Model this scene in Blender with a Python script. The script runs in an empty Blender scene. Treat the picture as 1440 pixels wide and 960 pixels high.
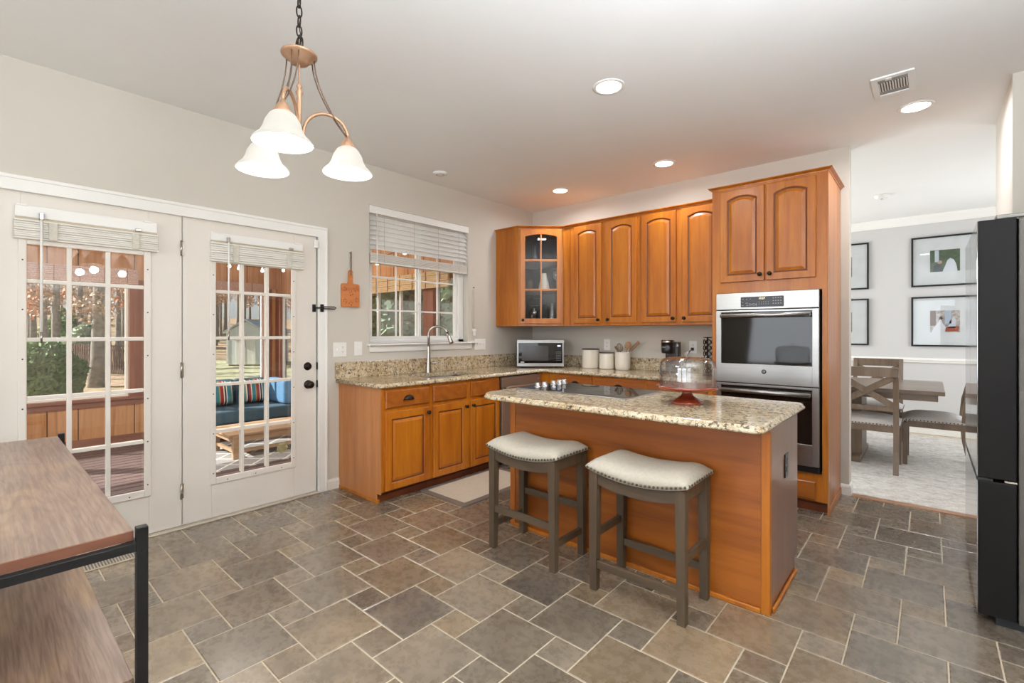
import bpy, bmesh, math, random
from mathutils import Vector, Matrix, noise as mnoise
from math import sin, cos, pi, radians as R
random.seed(7)
scene = bpy.context.scene
COL = scene.collection

# ---------------------------------------------------------------- camera
CAMP = Vector((3.661, -4.54, 1.281))
cd = bpy.data.cameras.new('camera'); cam = bpy.data.objects.new('camera', cd); COL.objects.link(cam)
cam.location = CAMP; cam.rotation_euler = (pi/2, 0, R(41.35))
cd.sensor_width = 36; cd.lens = 666.7/1440*36; cd.shift_y = -13.44/1440
cd.clip_start = .05; cd.clip_end = 400
scene.camera = cam

# ---------------------------------------------------------------- colour management, sky, sun, daylight
vs = scene.view_settings
vs.view_transform = 'Standard'; vs.look = 'None'; vs.gamma = 1; vs.use_curve_mapping = False
vs.exposure = 0.43
cy = scene.cycles
cy.use_denoising = True
cy.max_bounces = 10; cy.diffuse_bounces = 5; cy.glossy_bounces = 5; cy.transmission_bounces = 8; cy.transparent_max_bounces = 24
cy.sample_clamp_indirect = 6; cy.caustics_reflective = False; cy.caustics_refractive = False
w = bpy.data.worlds.new('sky'); scene.world = w; w.use_nodes = True
nt = w.node_tree; bg = nt.nodes['Background']
sky = nt.nodes.new('ShaderNodeTexSky'); sky.sky_type = 'HOSEK_WILKIE'; sky.turbidity = 5; sky.ground_albedo = .4
sky.sun_direction = Vector((-.55, -.62, .5)).normalized()
hs = nt.nodes.new('ShaderNodeHueSaturation'); hs.inputs['Saturation'].default_value = .55
nt.links.new(sky.outputs[0], hs.inputs['Color']); nt.links.new(hs.outputs[0], bg.inputs[0])
bg.inputs[1].default_value = 2.6

def lamp(name, kind, loc, energy, color=(1,1,1), target=None, **kw):
    l = bpy.data.lights.new(name, kind); l.energy = energy; l.color = color
    for k, v in kw.items(): setattr(l, k, v)
    o = bpy.data.objects.new(name, l); COL.objects.link(o); o.location = loc
    if target is not None:
        o.rotation_euler = (Vector(target)-Vector(loc)).to_track_quat('-Z', 'Y').to_euler()
    return o
lamp('sun', 'SUN', (-20, -20, 20), 9.0, (1, .95, .87), target=(-20+.55*20, -20+.62*20, 20-.55*20), angle=R(.6))
DAY = (.86, .94, 1.05)
# daylight entering through the family-room windows behind the camera and the dining-room windows
lamp('daylight_rear_a', 'AREA', (1.55, -8.42, 1.45), 38, DAY, target=(1.55, -5.4, 2.74), shape='RECTANGLE', size=1.8, size_y=1.8)
lamp('daylight_rear_b', 'AREA', (3.75, -8.42, 1.45), 38, DAY, target=(3.75, -5.4, 2.74), shape='RECTANGLE', size=1.8, size_y=1.8)
lamp('daylight_right', 'AREA', (4.78, -5.6, 1.5), 18, DAY, target=(2.6, -4.6, 2.74), shape='RECTANGLE', size=1.6, size_y=1.6)
lamp('bounced_flash', 'AREA', (4.1, -3.9, 1.8), 124, (.87, .95, 1.07), target=(4.1, -3.9, 2.74), shape='DISK', size=.8)
lamp('daylight_dining', 'AREA', (.02, 2.1, 1.5), 74, (.91,.96,1.04), target=(4, 1.6, 1.5), shape='RECTANGLE', size=1.7, size_y=1.7)
lamp('daylight_dining_right', 'AREA', (5.28, 1.9, 1.5), 26, (.91,.96,1.04), target=(0, 1.9, 1.2), shape='RECTANGLE', size=1.7, size_y=1.7)
lamp('porch_fill_light', 'AREA', (-2.3, -3.6, 2.74), 150, (1, .95, .88), target=(-2.5, -3.6, 0), shape='RECTANGLE', size=2.6, size_y=3.6)  # added area fill to brighten the dark porch, not a real fixture

# ---------------------------------------------------------------- materials
def srgb(r, g, b):
    f = lambda c: (c/255/12.92) if c/255 <= .04045 else ((c/255+.055)/1.055)**2.4
    return (f(r), f(g), f(b), 1)
class NT:
    def __init__(s, name):
        s.m = bpy.data.materials.new(name); s.m.use_nodes = True; s.t = s.m.node_tree
        s.b = s.t.nodes['Principled BSDF']; s.out = s.t.nodes['Material Output']
    def n(s, typ, **kw):
        x = s.t.nodes.new(typ)
        for k, v in kw.items(): setattr(x, k, v)
        return x
    def l(s, a, b): s.t.links.new(a, b)
    def coord(s, scale=(1,1,1), which='Object', rot=(0,0,0)):
        tc = s.n('ShaderNodeTexCoord'); mp = s.n('ShaderNodeMapping')
        mp.inputs['Scale'].default_value = scale; mp.inputs['Rotation'].default_value = rot
        s.l(tc.outputs[which], mp.inputs['Vector']); return mp.outputs[0]
    def noise(s, vec, scale, detail=4, rough=.55, dist=0):
        x = s.n('ShaderNodeTexNoise'); x.inputs['Scale'].default_value = scale; x.inputs['Detail'].default_value = detail
        x.inputs['Roughness'].default_value = rough; x.inputs['Distortion'].default_value = dist
        s.l(vec, x.inputs['Vector']); return x.outputs['Fac']
    def ramp(s, fac, stops, interp='LINEAR'):
        x = s.n('ShaderNodeValToRGB'); cr = x.color_ramp; cr.interpolation = interp
        while len(cr.elements) < len(stops): cr.elements.new(.5)
        for e, (p, c) in zip(cr.elements, stops): e.position = p; e.color = c
        s.l(fac, x.inputs[0]); return x.outputs[0]
    def mix(s, fac, a, b, mode='MIX'):
        x = s.n('ShaderNodeMix', data_type='RGBA', blend_type=mode)
        for sock, v in ((x.inputs['Factor'], fac), (x.inputs[6], a), (x.inputs[7], b)):
            if isinstance(v, (int, float, tuple)): sock.default_value = v
            else: s.l(v, sock)
        return x.outputs[2]
    def bump(s, h, strength=.2, dist=.01):
        x = s.n('ShaderNodeBump'); x.inputs['Strength'].default_value = strength; x.inputs['Distance'].default_value = dist
        s.l(h, x.inputs['Height']); s.l(x.outputs[0], s.b.inputs['Normal'])
    def set(s, **kw):
        for k, v in kw.items():
            k = k.replace('_', ' ')
            if isinstance(v, (int, float, tuple)): s.b.inputs[k].default_value = v
            else: s.l(v, s.b.inputs[k])
        return s
def plain(name, col, rough=.5, metal=0, var=.06, scale=8, bump=0, **kw):
    s = NT(name); c = s.coord()
    n = s.noise(c, scale, 3)
    lo = tuple(x*(1-var) for x in col[:3])+(1,); hi = tuple(min(1, x*(1+var)) for x in col[:3])+(1,)
    s.set(Base_Color=s.ramp(n, [(.3, lo), (.7, hi)]), Roughness=rough, Metallic=metal, **kw)
    if bump: s.bump(s.noise(c, scale*12, 3), bump, .002)
    return s.m
def wood(name, dark, mid, light, axis='z', rough=.38, coat=.12, fig=1.0, gscale=1.0):
    s = NT(name)
    st = {'z': (9, 9, .7), 'x': (.7, 9, 9), 'y': (9, .7, 9)}[axis]
    st = tuple(x*gscale for x in st)
    c = s.coord(st)
    big = s.noise(c, 1.1, 3, .5, .8*fig); fine = s.noise(s.coord(tuple(x*5 for x in st)), 1.6, 4, .65)
    wide = s.noise(s.coord((1.3, 1.3, 1.3)), 1.2, 2)
    col = s.ramp(big, [(.25, dark), (.5, mid), (.78, light)])
    col = s.mix(.16, col, s.ramp(fine, [(.35, tuple(x*.55 for x in dark[:3])+(1,)), (.6, light)]))
    col = s.mix(.10, col, s.ramp(wide, [(.35, dark), (.65, light)]))
    s.set(Base_Color=col, Roughness=rough, Coat_Weight=coat, Coat_Roughness=.18)
    s.bump(fine, .06, .002)
    return s.m
M = {}
M['wall'] = plain('wall_paint', srgb(205, 199, 187), .85, var=.012, scale=3, bump=.03)
M['ceil'] = plain('ceiling_paint', srgb(235, 234, 230), .9, var=.01, scale=3, bump=.03)
M['dwall'] = plain('dining_paint', srgb(205, 203, 200), .85, var=.01, scale=3)
M['white'] = plain('white_paint', srgb(238, 236, 230), .38, var=.01, scale=4)
M['doorwhite'] = plain('door_paint', srgb(226, 219, 208), .42, var=.01, scale=4)
M['plastic'] = plain('white_plastic', srgb(240, 238, 232), .35, var=.01)
M['cherry'] = wood('cherry_vertical', srgb(148, 75, 10), srgb(175, 98, 16), srgb(193, 120, 30))
M['cherryx'] = wood('cherry_horizontal', srgb(110, 54, 14), srgb(150, 80, 22), srgb(178, 104, 36), axis='x', fig=2.6, gscale=.45)
M['cherrylight'] = wood('cherry_light', srgb(156, 92, 42), srgb(180, 113, 58), srgb(196, 133, 78))
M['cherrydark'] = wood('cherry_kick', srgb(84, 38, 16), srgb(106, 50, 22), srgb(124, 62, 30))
M['glaze'] = plain('cherry_glaze', srgb(96, 46, 18), .4, var=.15)
M['mahog'] = wood('mahogany', srgb(92, 32, 16), srgb(128, 48, 26), srgb(152, 66, 38), axis='x', rough=.22, coat=.6)
M['greywood'] = wood('weathered_grey_wood', srgb(56, 44, 31), srgb(78, 63, 47), srgb(97, 80, 61), rough=.5, coat=0)
M['greywoodx'] = wood('weathered_grey_wood_across', srgb(56, 44, 31), srgb(78, 63, 47), srgb(97, 80, 61), axis='x', rough=.5, coat=0)
M['dinwood'] = wood('dining_wood', srgb(96, 78, 62), srgb(118, 98, 80), srgb(138, 118, 98), rough=.4, coat=.1)
M['dinwoodx'] = wood('dining_wood_across', srgb(96, 78, 62), srgb(118, 98, 80), srgb(142, 122, 102), axis='x', rough=.3, coat=.2)
M['deskwood'] = None
M['bronze'] = plain('oil_rubbed_bronze', srgb(46, 36, 30), .38, .75, var=.2)
M['black'] = plain('black_metal', srgb(26, 26, 27), .42, .3, var=.1)
M['blackpl'] = plain('black_plastic', srgb(22, 22, 24), .3, var=.1)
M['fridgeside'] = plain('fridge_black', srgb(24, 22, 21), .5, 0, var=.05, Specular_IOR_Level=.18)
M['fridgebody'] = plain('fridge_grey', srgb(96, 92, 87), .5, .3, var=.04)
M['fridgefront'] = plain('fridge_steel_front', srgb(168, 168, 170), .10, 1.0, var=.02)
M['chrome'] = plain('chrome', srgb(196, 196, 196), .16, 1, var=.02)
M['nickel'] = plain('brushed_nickel', srgb(176, 168, 158), .26, 1, var=.05)
M['slate'] = plain('slate_steel', srgb(150, 128, 110), .34, .45, var=.06)
M['glassblack'] = plain('black_glass', srgb(14, 13, 13), .035, 0, var=.05, Specular_IOR_Level=.6)
M['ovenglass'] = plain('oven_glass', srgb(26, 22, 19), .05, 0, var=.05, Specular_IOR_Level=.45)
M['linen'] = plain('cream_linen', srgb(186, 177, 161), .9, var=.07, scale=60, bump=.25)
M['greige'] = plain('greige_fabric', srgb(196, 191, 186), .92, var=.06, scale=60, bump=.2)
M['pewter'] = plain('nail_pewter', srgb(96, 88, 78), .3, .9, var=.1)
M['ceramic'] = plain('cream_ceramic', srgb(232, 224, 208), .32, var=.03)
M['lidgrey'] = plain('grey_lid', srgb(96, 86, 78), .45, var=.06)
M['spoon'] = wood('spoon_wood', srgb(150, 110, 74), srgb(180, 140, 100), srgb(200, 164, 124), rough=.6, coat=0)
M['dkspoon'] = wood('dark_spoon_wood', srgb(98, 70, 52), srgb(126, 94, 72), srgb(146, 112, 90), rough=.6, coat=0)
M['screw'] = plain('dark_screw', srgb(70, 66, 62), .5, .4)
M['copper'] = plain('antique_copper_finish', srgb(176, 138, 108), .42, .55, var=.1)
M['brownmetal'] = plain('brown_metal', srgb(110, 88, 72), .45, .6, var=.1)
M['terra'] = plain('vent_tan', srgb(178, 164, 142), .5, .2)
M['ventdark'] = plain('vent_dark', srgb(86, 84, 82), .6)
M['mattaupe'] = plain('mat_border', srgb(116, 100, 88), .85, var=.05, scale=50)
M['matbeige'] = plain('mat_beige', srgb(202, 190, 168), .9, var=.05, scale=40, bump=.3)
M['redwood'] = wood('red_cedar', srgb(104, 60, 46), srgb(134, 84, 66), srgb(156, 104, 84), rough=.6, coat=0)
M['redwoody'] = wood('red_cedar_across', srgb(104, 60, 46), srgb(134, 84, 66), srgb(156, 104, 84), axis='y', rough=.6, coat=0)
M['shade_tan'] = plain('tan_bamboo', srgb(206, 178, 138), .8, var=.12, scale=30)
M['shade_b'] = plain('woven_bamboo', srgb(196, 160, 144), .8, var=.25, scale=60)
M['blue'] = plain('blue_cushion', srgb(60, 86, 102), .9, var=.06, scale=30, bump=.1)
M['teak'] = wood('teak', srgb(146, 114, 86), srgb(170, 138, 108), srgb(190, 160, 130), axis='y', rough=.6, coat=0)
M['bark'] = plain('bark', srgb(134, 127, 122), .95, var=.35, scale=6, bump=.5)  # greyed paler to put haze into the trunk colour
M['shedwall'] = plain('shed_siding', srgb(226, 230, 234), .7, var=.03)
M['shedroof'] = plain('shed_roof', srgb(188, 192, 198), .9, var=.1)
M['fence'] = wood('fence_wood', srgb(70, 44, 36), srgb(96, 64, 52), srgb(118, 84, 70), rough=.8, coat=0)
M['grass'] = plain('lawn_grass', srgb(166, 164, 132), .95, var=.2, scale=3)
M['cream'] = plain('blind_cream', srgb(226, 222, 212), .7, var=.04, scale=12)
M['tape'] = plain('blind_tape', srgb(206, 200, 186), .85, var=.12, scale=60)
def slatmat():
    s = NT('translucent_slat'); df = s.n('ShaderNodeBsdfDiffuse'); df.inputs[0].default_value = (.9, .9, .88, 1); tr = s.n('ShaderNodeBsdfTranslucent'); tr.inputs[0].default_value = (.9, .9, .88, 1)
    mx = s.n('ShaderNodeMixShader'); mx.inputs[0].default_value = .4; s.l(df.outputs[0], mx.inputs[1]); s.l(tr.outputs[0], mx.inputs[2]); s.l(mx.outputs[0], s.out.inputs[0]); return s.m
M['slat'] = slatmat()
M['clear'] = None
def facing_glass(name, tint, f0=.04, rough=0.0, edge=None, spec=(1,1,1,1)):
    s = NT(name); t = s.t
    tr = s.n('ShaderNodeBsdfTransparent'); tr.inputs[0].default_value = tint
    if edge:
        l2 = s.n('ShaderNodeLayerWeight'); s.l(s.ramp(l2.outputs['Facing'], [(.55, tint), (.97, edge)]), tr.inputs[0])
    gl = s.n('ShaderNodeBsdfGlossy'); gl.inputs['Roughness'].default_value = rough; gl.inputs[0].default_value = spec
    lw = s.n('ShaderNodeLayerWeight'); pw = s.n('ShaderNodeMath', operation='POWER'); s.l(lw.outputs['Facing'], pw.inputs[0]); pw.inputs[1].default_value = 5
    fr = s.n('ShaderNodeMath', operation='MULTIPLY_ADD'); s.l(pw.outputs[0], fr.inputs[0]); fr.inputs[1].default_value = .96-f0; fr.inputs[2].default_value = f0
    mx = s.n('ShaderNodeMixShader'); s.l(fr.outputs[0], mx.inputs[0]); s.l(tr.outputs[0], mx.inputs[1]); s.l(gl.outputs[0], mx.inputs[2])
    s.l(mx.outputs[0], s.out.inputs[0]); return s.m
M['pane'] = facing_glass('window_glass', (.965, .975, .97, 1))
M['cabglass'] = facing_glass('cabinet_glass', (.92, .93, .93, 1), .02)
M['thinglass'] = facing_glass('clear_glassware', (.93, .95, .95, 1), .13, edge=(.45, .48, .5, 1))
def realglass(name):
    s = NT(name); s.set(Base_Color=(.98, .985, .985, 1), Roughness=0.0, Transmission_Weight=1.0, IOR=1.45); return s.m
M['clear'] = facing_glass('clear_glass', (.96, .97, .97, 1), .10, edge=(.5, .48, .47, 1))
def film():
    s = NT('pale_yellow_film'); df = s.n('ShaderNodeBsdfDiffuse'); df.inputs[0].default_value = srgb(208, 196, 144); tr = s.n('ShaderNodeBsdfTransparent'); mx = s.n('ShaderNodeMixShader'); mx.inputs[0].default_value = .55
    s.l(tr.outputs[0], mx.inputs[1]); s.l(df.outputs[0], mx.inputs[2]); s.l(mx.outputs[0], s.out.inputs[0]); return s.m
M['film'] = film()
def emis(name, col, st, base=(.9,.9,.9,1)):
    s = NT(name); s.set(Base_Color=base, Emission_Color=col, Emission_Strength=st, Roughness=.5); return s.m
M['led'] = emis('downlight_lens', (1, .95, .86, 1), 5.0)
M['bulb'] = emis('bulb_lit', (1, .95, .85, 1), 4.0)
M['stringbulb'] = emis('string_bulb', (1, .95, .88, 1), 2.5)
M['display'] = emis('clock_digits', (1, .85, .45, 1), 1.6, (.1,.1,.1,1))
M['blueled'] = emis('blue_digits', (.55, .65, 1, 1), 1.8, (.1,.1,.1,1))
M['greymark'] = plain('grey_marking', srgb(150, 150, 152), .5)
M['ltmark'] = plain('light_marking', srgb(205, 205, 205), .5)
def shade_mat():
    s = NT('frosted_lamp_glass'); c = s.coord()
    n = s.noise(c, 14, 3); col = s.ramp(n, [(.3, (1, .93, .80, 1)), (.7, (1, .97, .88, 1))])
    s.set(Base_Color=(.14, .132, .115, 1), Roughness=.4, Specular_IOR_Level=.25, Emission_Color=col, Emission_Strength=.46); return s.m
M['lampglass'] = shade_mat()
def steel(name, col, axis='x', rough=.24):
    s = NT(name); st = {'x': (1.5, 60, 160), 'z': (160, 60, 1.5)}[axis]
    n = s.noise(s.coord(st), 2, 2)
    lo = tuple(x*.9 for x in col[:3])+(1,)
    s.set(Base_Color=s.ramp(n, [(.3, lo), (.7, col)]), Metallic=1.0, Roughness=rough, Anisotropic=.4)
    s.bump(n, .03, .001); return s.m
M['steel'] = steel('stainless_steel', srgb(170, 168, 164), rough=.32)
M['sinksteel'] = steel('sink_steel', srgb(180, 178, 174), rough=.3)
def granite():
    s = NT('granite'); c = s.coord()
    warp = s.noise(s.coord((1, 2.2, 2.2), rot=(0,0,.5)), 2.6, 5, .62, 1.6)
    base = s.ramp(warp, [(.26, srgb(140, 112, 80)), (.42, srgb(186, 162, 124)), (.56, srgb(208, 194, 166)), (.68, srgb(196, 170, 128)), (.82, srgb(156, 134, 106))])
    f1 = s.noise(c, 30, 6, .75, .6)
    col = s.mix(.45, base, s.ramp(f1, [(.36, srgb(112, 86, 60)), (.5, srgb(194, 172, 136)), (.62, srgb(226, 214, 190))]))
    patch = s.noise(s.coord((1, 2.0, 2.0), rot=(0, 0, .5)), 6, 5, .65, 1.4)
    pm = s.ramp(patch, [(.36, (.25,.25,.25,1)), (.54, (1,1,1,1))])
    sp = s.noise(c, 52, 5, .72, .4)
    dk = s.mix(1.0, s.ramp(sp, [(.525, (0,0,0,1)), (.575, (.92,.92,.92,1))]), pm, 'MULTIPLY')
    col = s.mix(dk, col, srgb(56, 46, 42))
    br = s.ramp(s.noise(c, 38, 4, .7, .8), [(.56, (0,0,0,1)), (.64, (.8,.8,.8,1))])
    col = s.mix(br, col, srgb(126, 92, 60))
    lt = s.ramp(s.noise(c, 70, 3, .6), [(.60, (0,0,0,1)), (.68, (.85,.85,.85,1))])
    col = s.mix(lt, col, srgb(232, 222, 198))
    s.set(Base_Color=col, Roughness=.12, Specular_IOR_Level=.55); return s.m
M['granite'] = granite()
def tiles():
    s = NT('slate_tile')
    at = s.n('ShaderNodeAttribute', attribute_name='tint'); sep = s.n('ShaderNodeSeparateColor'); s.l(at.outputs['Color'], sep.inputs[0])
    tc = s.n('ShaderNodeTexCoord'); off = s.n('ShaderNodeVectorMath', operation='MULTIPLY_ADD')
    s.l(at.outputs['Color'], off.inputs[0]); off.inputs[1].default_value = (13, 17, 11); s.l(tc.outputs['Object'], off.inputs[2])
    v = off.outputs[0]
    n1 = s.noise(v, 3.4, 5, .55, .3); n2 = s.noise(v, 26, 5, .7); n3 = s.noise(v, 2.2, 3)
    a = s.ramp(n1, [(.28, srgb(86, 76, 65)), (.46, srgb(102, 91, 77)), (.66, srgb(118, 106, 90)), (.85, srgb(114, 96, 74))])
    b = s.ramp(n1, [(.28, srgb(102, 86, 66)), (.5, srgb(122, 104, 80)), (.7, srgb(138, 119, 92)), (.85, srgb(128, 104, 76))])
    col = s.mix(sep.outputs[0], a, b)
    col = s.mix(.10, col, s.ramp(n2, [(.3, srgb(60, 54, 48)), (.7, srgb(160, 146, 128))]))
    d = s.ramp(n3, [(.52, (0,0,0,1)), (.68, (.85,.85,.85,1))]); dd = s.mix(1.0, d, sep.outputs[1], 'MULTIPLY')
    col = s.mix(dd, col, srgb(62, 57, 53))
    mul = s.n('ShaderNodeMapRange'); s.l(sep.outputs[2], mul.inputs[0]); mul.inputs[3].default_value = .98; mul.inputs[4].default_value = 1.50
    col = s.mix(1.0, col, mul.outputs[0], 'MULTIPLY')
    rr = s.ramp(n2, [(.3, (.20,.20,.20,1)), (.7, (.36,.36,.36,1))])
    s.set(Base_Color=col, Roughness=rr, Specular_IOR_Level=.5, Coat_Weight=.55, Coat_Roughness=.16)
    h = s.mix(.5, n2, s.noise(v, 12, 6, .7, 1.2)); s.bump(h, .22, .005); return s.m
M['tile'] = tiles()
M['grout'] = plain('grout', srgb(204, 190, 166), .85, var=.08, scale=20)
def desk():
    s = NT('rustic_tabletop'); c = s.coord((.55, 4.6, 4.6))
    n = s.noise(c, 1.3, 3, .5, .7)
    wv = s.n('ShaderNodeMath', operation='SINE'); ml = s.n('ShaderNodeMath', operation='MULTIPLY'); s.l(n, ml.inputs[0]); ml.inputs[1].default_value = 75; s.l(ml.outputs[0], wv.inputs[0])
    ring = s.ramp(wv.outputs[0], [(.1, (0,0,0,1)), (.9, (1,1,1,1))])
    broad = s.noise(s.coord((1.2, 2.4, 1)), 1.4, 3)
    base = s.ramp(broad, [(.3, srgb(112, 90, 78)), (.5, srgb(136, 112, 97)), (.72, srgb(170, 136, 92))])
    fine = s.noise(s.coord((3, 60, 60)), 2, 4)
    col = s.mix(s.mix(.36, (0,0,0,1), ring), base, srgb(88, 64, 52))
    col = s.mix(.2, col, s.ramp(fine, [(.4, srgb(80, 56, 44)), (.6, srgb(196, 166, 136))]))
    s.set(Base_Color=col, Roughness=.3, Specular_IOR_Level=.5); s.bump(s.mix(.5, ring, fine), .12, .002); return s.m
M['deskwood'] = desk()
M['deskedge'] = wood('tabletop_edge', srgb(86, 50, 34), srgb(112, 68, 48), srgb(132, 84, 60), axis='y', rough=.6, coat=0)
def rugmat(name, a, b, sc=40):
    s = NT(name); c = s.coord(); n = s.noise(c, sc, 5, .8); big = s.noise(s.coord((1, 1.5, 1)), 9, 5, .8)
    col = s.mix(.45, s.ramp(n, [(.35, a), (.6, b)]), s.ramp(big, [(.38, a), (.56, b)]))
    s.set(Base_Color=col, Roughness=.97); s.bump(n, .6, .01); return s.m
M['rug'] = rugmat('speckled_rug', srgb(168, 160, 150), srgb(226, 222, 214))
def diamond():
    s = NT('porch_rug_weave'); c = s.coord((1, 1, 1), rot=(0, 0, R(45)))
    br = s.n('ShaderNodeTexBrick'); br.offset = 0; br.inputs['Scale'].default_value = 1.0
    br.inputs['Brick Width'].default_value = .26; br.inputs['Row Height'].default_value = .26; br.inputs['Mortar Size'].default_value = .014
    br.inputs['Color1'].default_value = srgb(140, 136, 136); br.inputs['Color2'].default_value = srgb(128, 124, 126); br.inputs['Mortar'].default_value = srgb(214, 210, 204)
    s.l(c, br.inputs['Vector']); n = s.noise(s.coord(), 60, 3)
    s.set(Base_Color=s.mix(.15, br.outputs[0], s.ramp(n, [(.3, (.1,.1,.1,1)), (.7, (.7,.7,.7,1))])), Roughness=.95); return s.m
M['porchrug'] = diamond()
def planks(name, dark, mid, light, axis, width, groove=.012, vertical=True):
    # grooved boards: grain plus narrow dark joints every `width` along `axis`
    s = NT(name); st = {'y': (9, 9, .7), 'x': (9, 9, .7)}[axis] if vertical else {'y': (9, .7, 9), 'x': (.7, 9, 9)}['y' if axis == 'x' else 'x']
    big = s.noise(s.coord(st), 1.1, 3, .5, 1.4); fine = s.noise(s.coord(tuple(x*5 for x in st)), 1.6, 4)
    col = s.ramp(big, [(.25, dark), (.5, mid), (.78, light)]); col = s.mix(.15, col, s.ramp(fine, [(.35, dark), (.6, light)]))
    tc = s.n('ShaderNodeTexCoord'); sp = s.n('ShaderNodeSeparateXYZ'); s.l(tc.outputs['Object'], sp.inputs[0])
    md = s.n('ShaderNodeMath', operation='FLOORED_MODULO'); s.l(sp.outputs[{'x': 0, 'y': 1}[axis]], md.inputs[0]); md.inputs[1].default_value = width
    lt = s.n('ShaderNodeMath', operation='LESS_THAN'); s.l(md.outputs[0], lt.inputs[0]); lt.inputs[1].default_value = groove
    col = s.mix(lt.outputs[0], col, tuple(x*.25 for x in dark[:3])+(1,))
    s.set(Base_Color=col, Roughness=.6); iv = s.n('ShaderNodeMath', operation='SUBTRACT'); iv.inputs[0].default_value = 1; s.l(lt.outputs[0], iv.inputs[1]); s.bump(iv.outputs[0], .6, .01); return s.m
PW = (srgb(158, 104, 64), srgb(192, 138, 92), srgb(210, 162, 118))
M['boardy'] = planks('plywood_far', *PW, 'y', .29); M['boardx'] = planks('plywood_end', *PW, 'x', .29)
M['deck'] = planks('deck_boards', srgb(78, 60, 58), srgb(98, 78, 76), srgb(116, 96, 94), 'x', .14, .028, vertical=False)
def stripes():
    s = NT('striped_pillow'); tc = s.n('ShaderNodeTexCoord'); sp = s.n('ShaderNodeSeparateXYZ'); s.l(tc.outputs['Object'], sp.inputs[0])
    md = s.n('ShaderNodeMath', operation='FLOORED_MODULO'); s.l(sp.outputs[1], md.inputs[0]); md.inputs[1].default_value = .30
    dv = s.n('ShaderNodeMath', operation='DIVIDE'); s.l(md.outputs[0], dv.inputs[0]); dv.inputs[1].default_value = .30
    T, C, N, RD, G = srgb(40, 120, 134), srgb(232, 222, 200), srgb(36, 46, 70), srgb(150, 40, 44), srgb(150, 140, 86)
    st = [(0, RD), (.14, C), (.18, N), (.26, C), (.30, T), (.48, G), (.52, C), (.56, N), (.64, RD), (.74, C), (.78, T), (.94, G)]
    s.set(Base_Color=s.ramp(dv.outputs[0], st, 'CONSTANT'), Roughness=.9); return s.m
M['stripe'] = stripes()
def leaf(name, a, b, trans=.25):
    s = NT(name); n = s.noise(s.coord(), 2.5, 4, .7); s.set(Base_Color=s.ramp(n, [(.3, a), (.7, b)]), Roughness=.7, Subsurface_Weight=0.0)
    return s.m
M['leafgreen'] = leaf('evergreen_leaf', srgb(84, 116, 70), srgb(150, 182, 116))
M['leafdark'] = leaf('dark_evergreen_leaf', srgb(84, 108, 90), srgb(150, 170, 140))
M['leafpale'] = leaf('pale_shrub_leaf', srgb(156, 178, 152), srgb(216, 226, 206))
M['leafbrown'] = leaf('autumn_leaf', srgb(158, 122, 100), srgb(214, 186, 160))
M['leaforange'] = leaf('orange_leaf', srgb(196, 120, 76), srgb(226, 176, 138))
def ground():
    s = NT('leaf_litter'); c = s.coord(); n = s.noise(c, .5, 4, .6); f = s.noise(c, 6, 6, .8)
    col = s.ramp(f, [(.3, srgb(112, 84, 64)), (.5, srgb(168, 138, 112)), (.7, srgb(214, 194, 172))])
    g = s.ramp(n, [(.5, (0,0,0,1)), (.6, (.5,.5,.5,1))])
    s.set(Base_Color=s.mix(g, col, srgb(150, 150, 96)), Roughness=1.0); return s.m
M['ground'] = ground()

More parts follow.
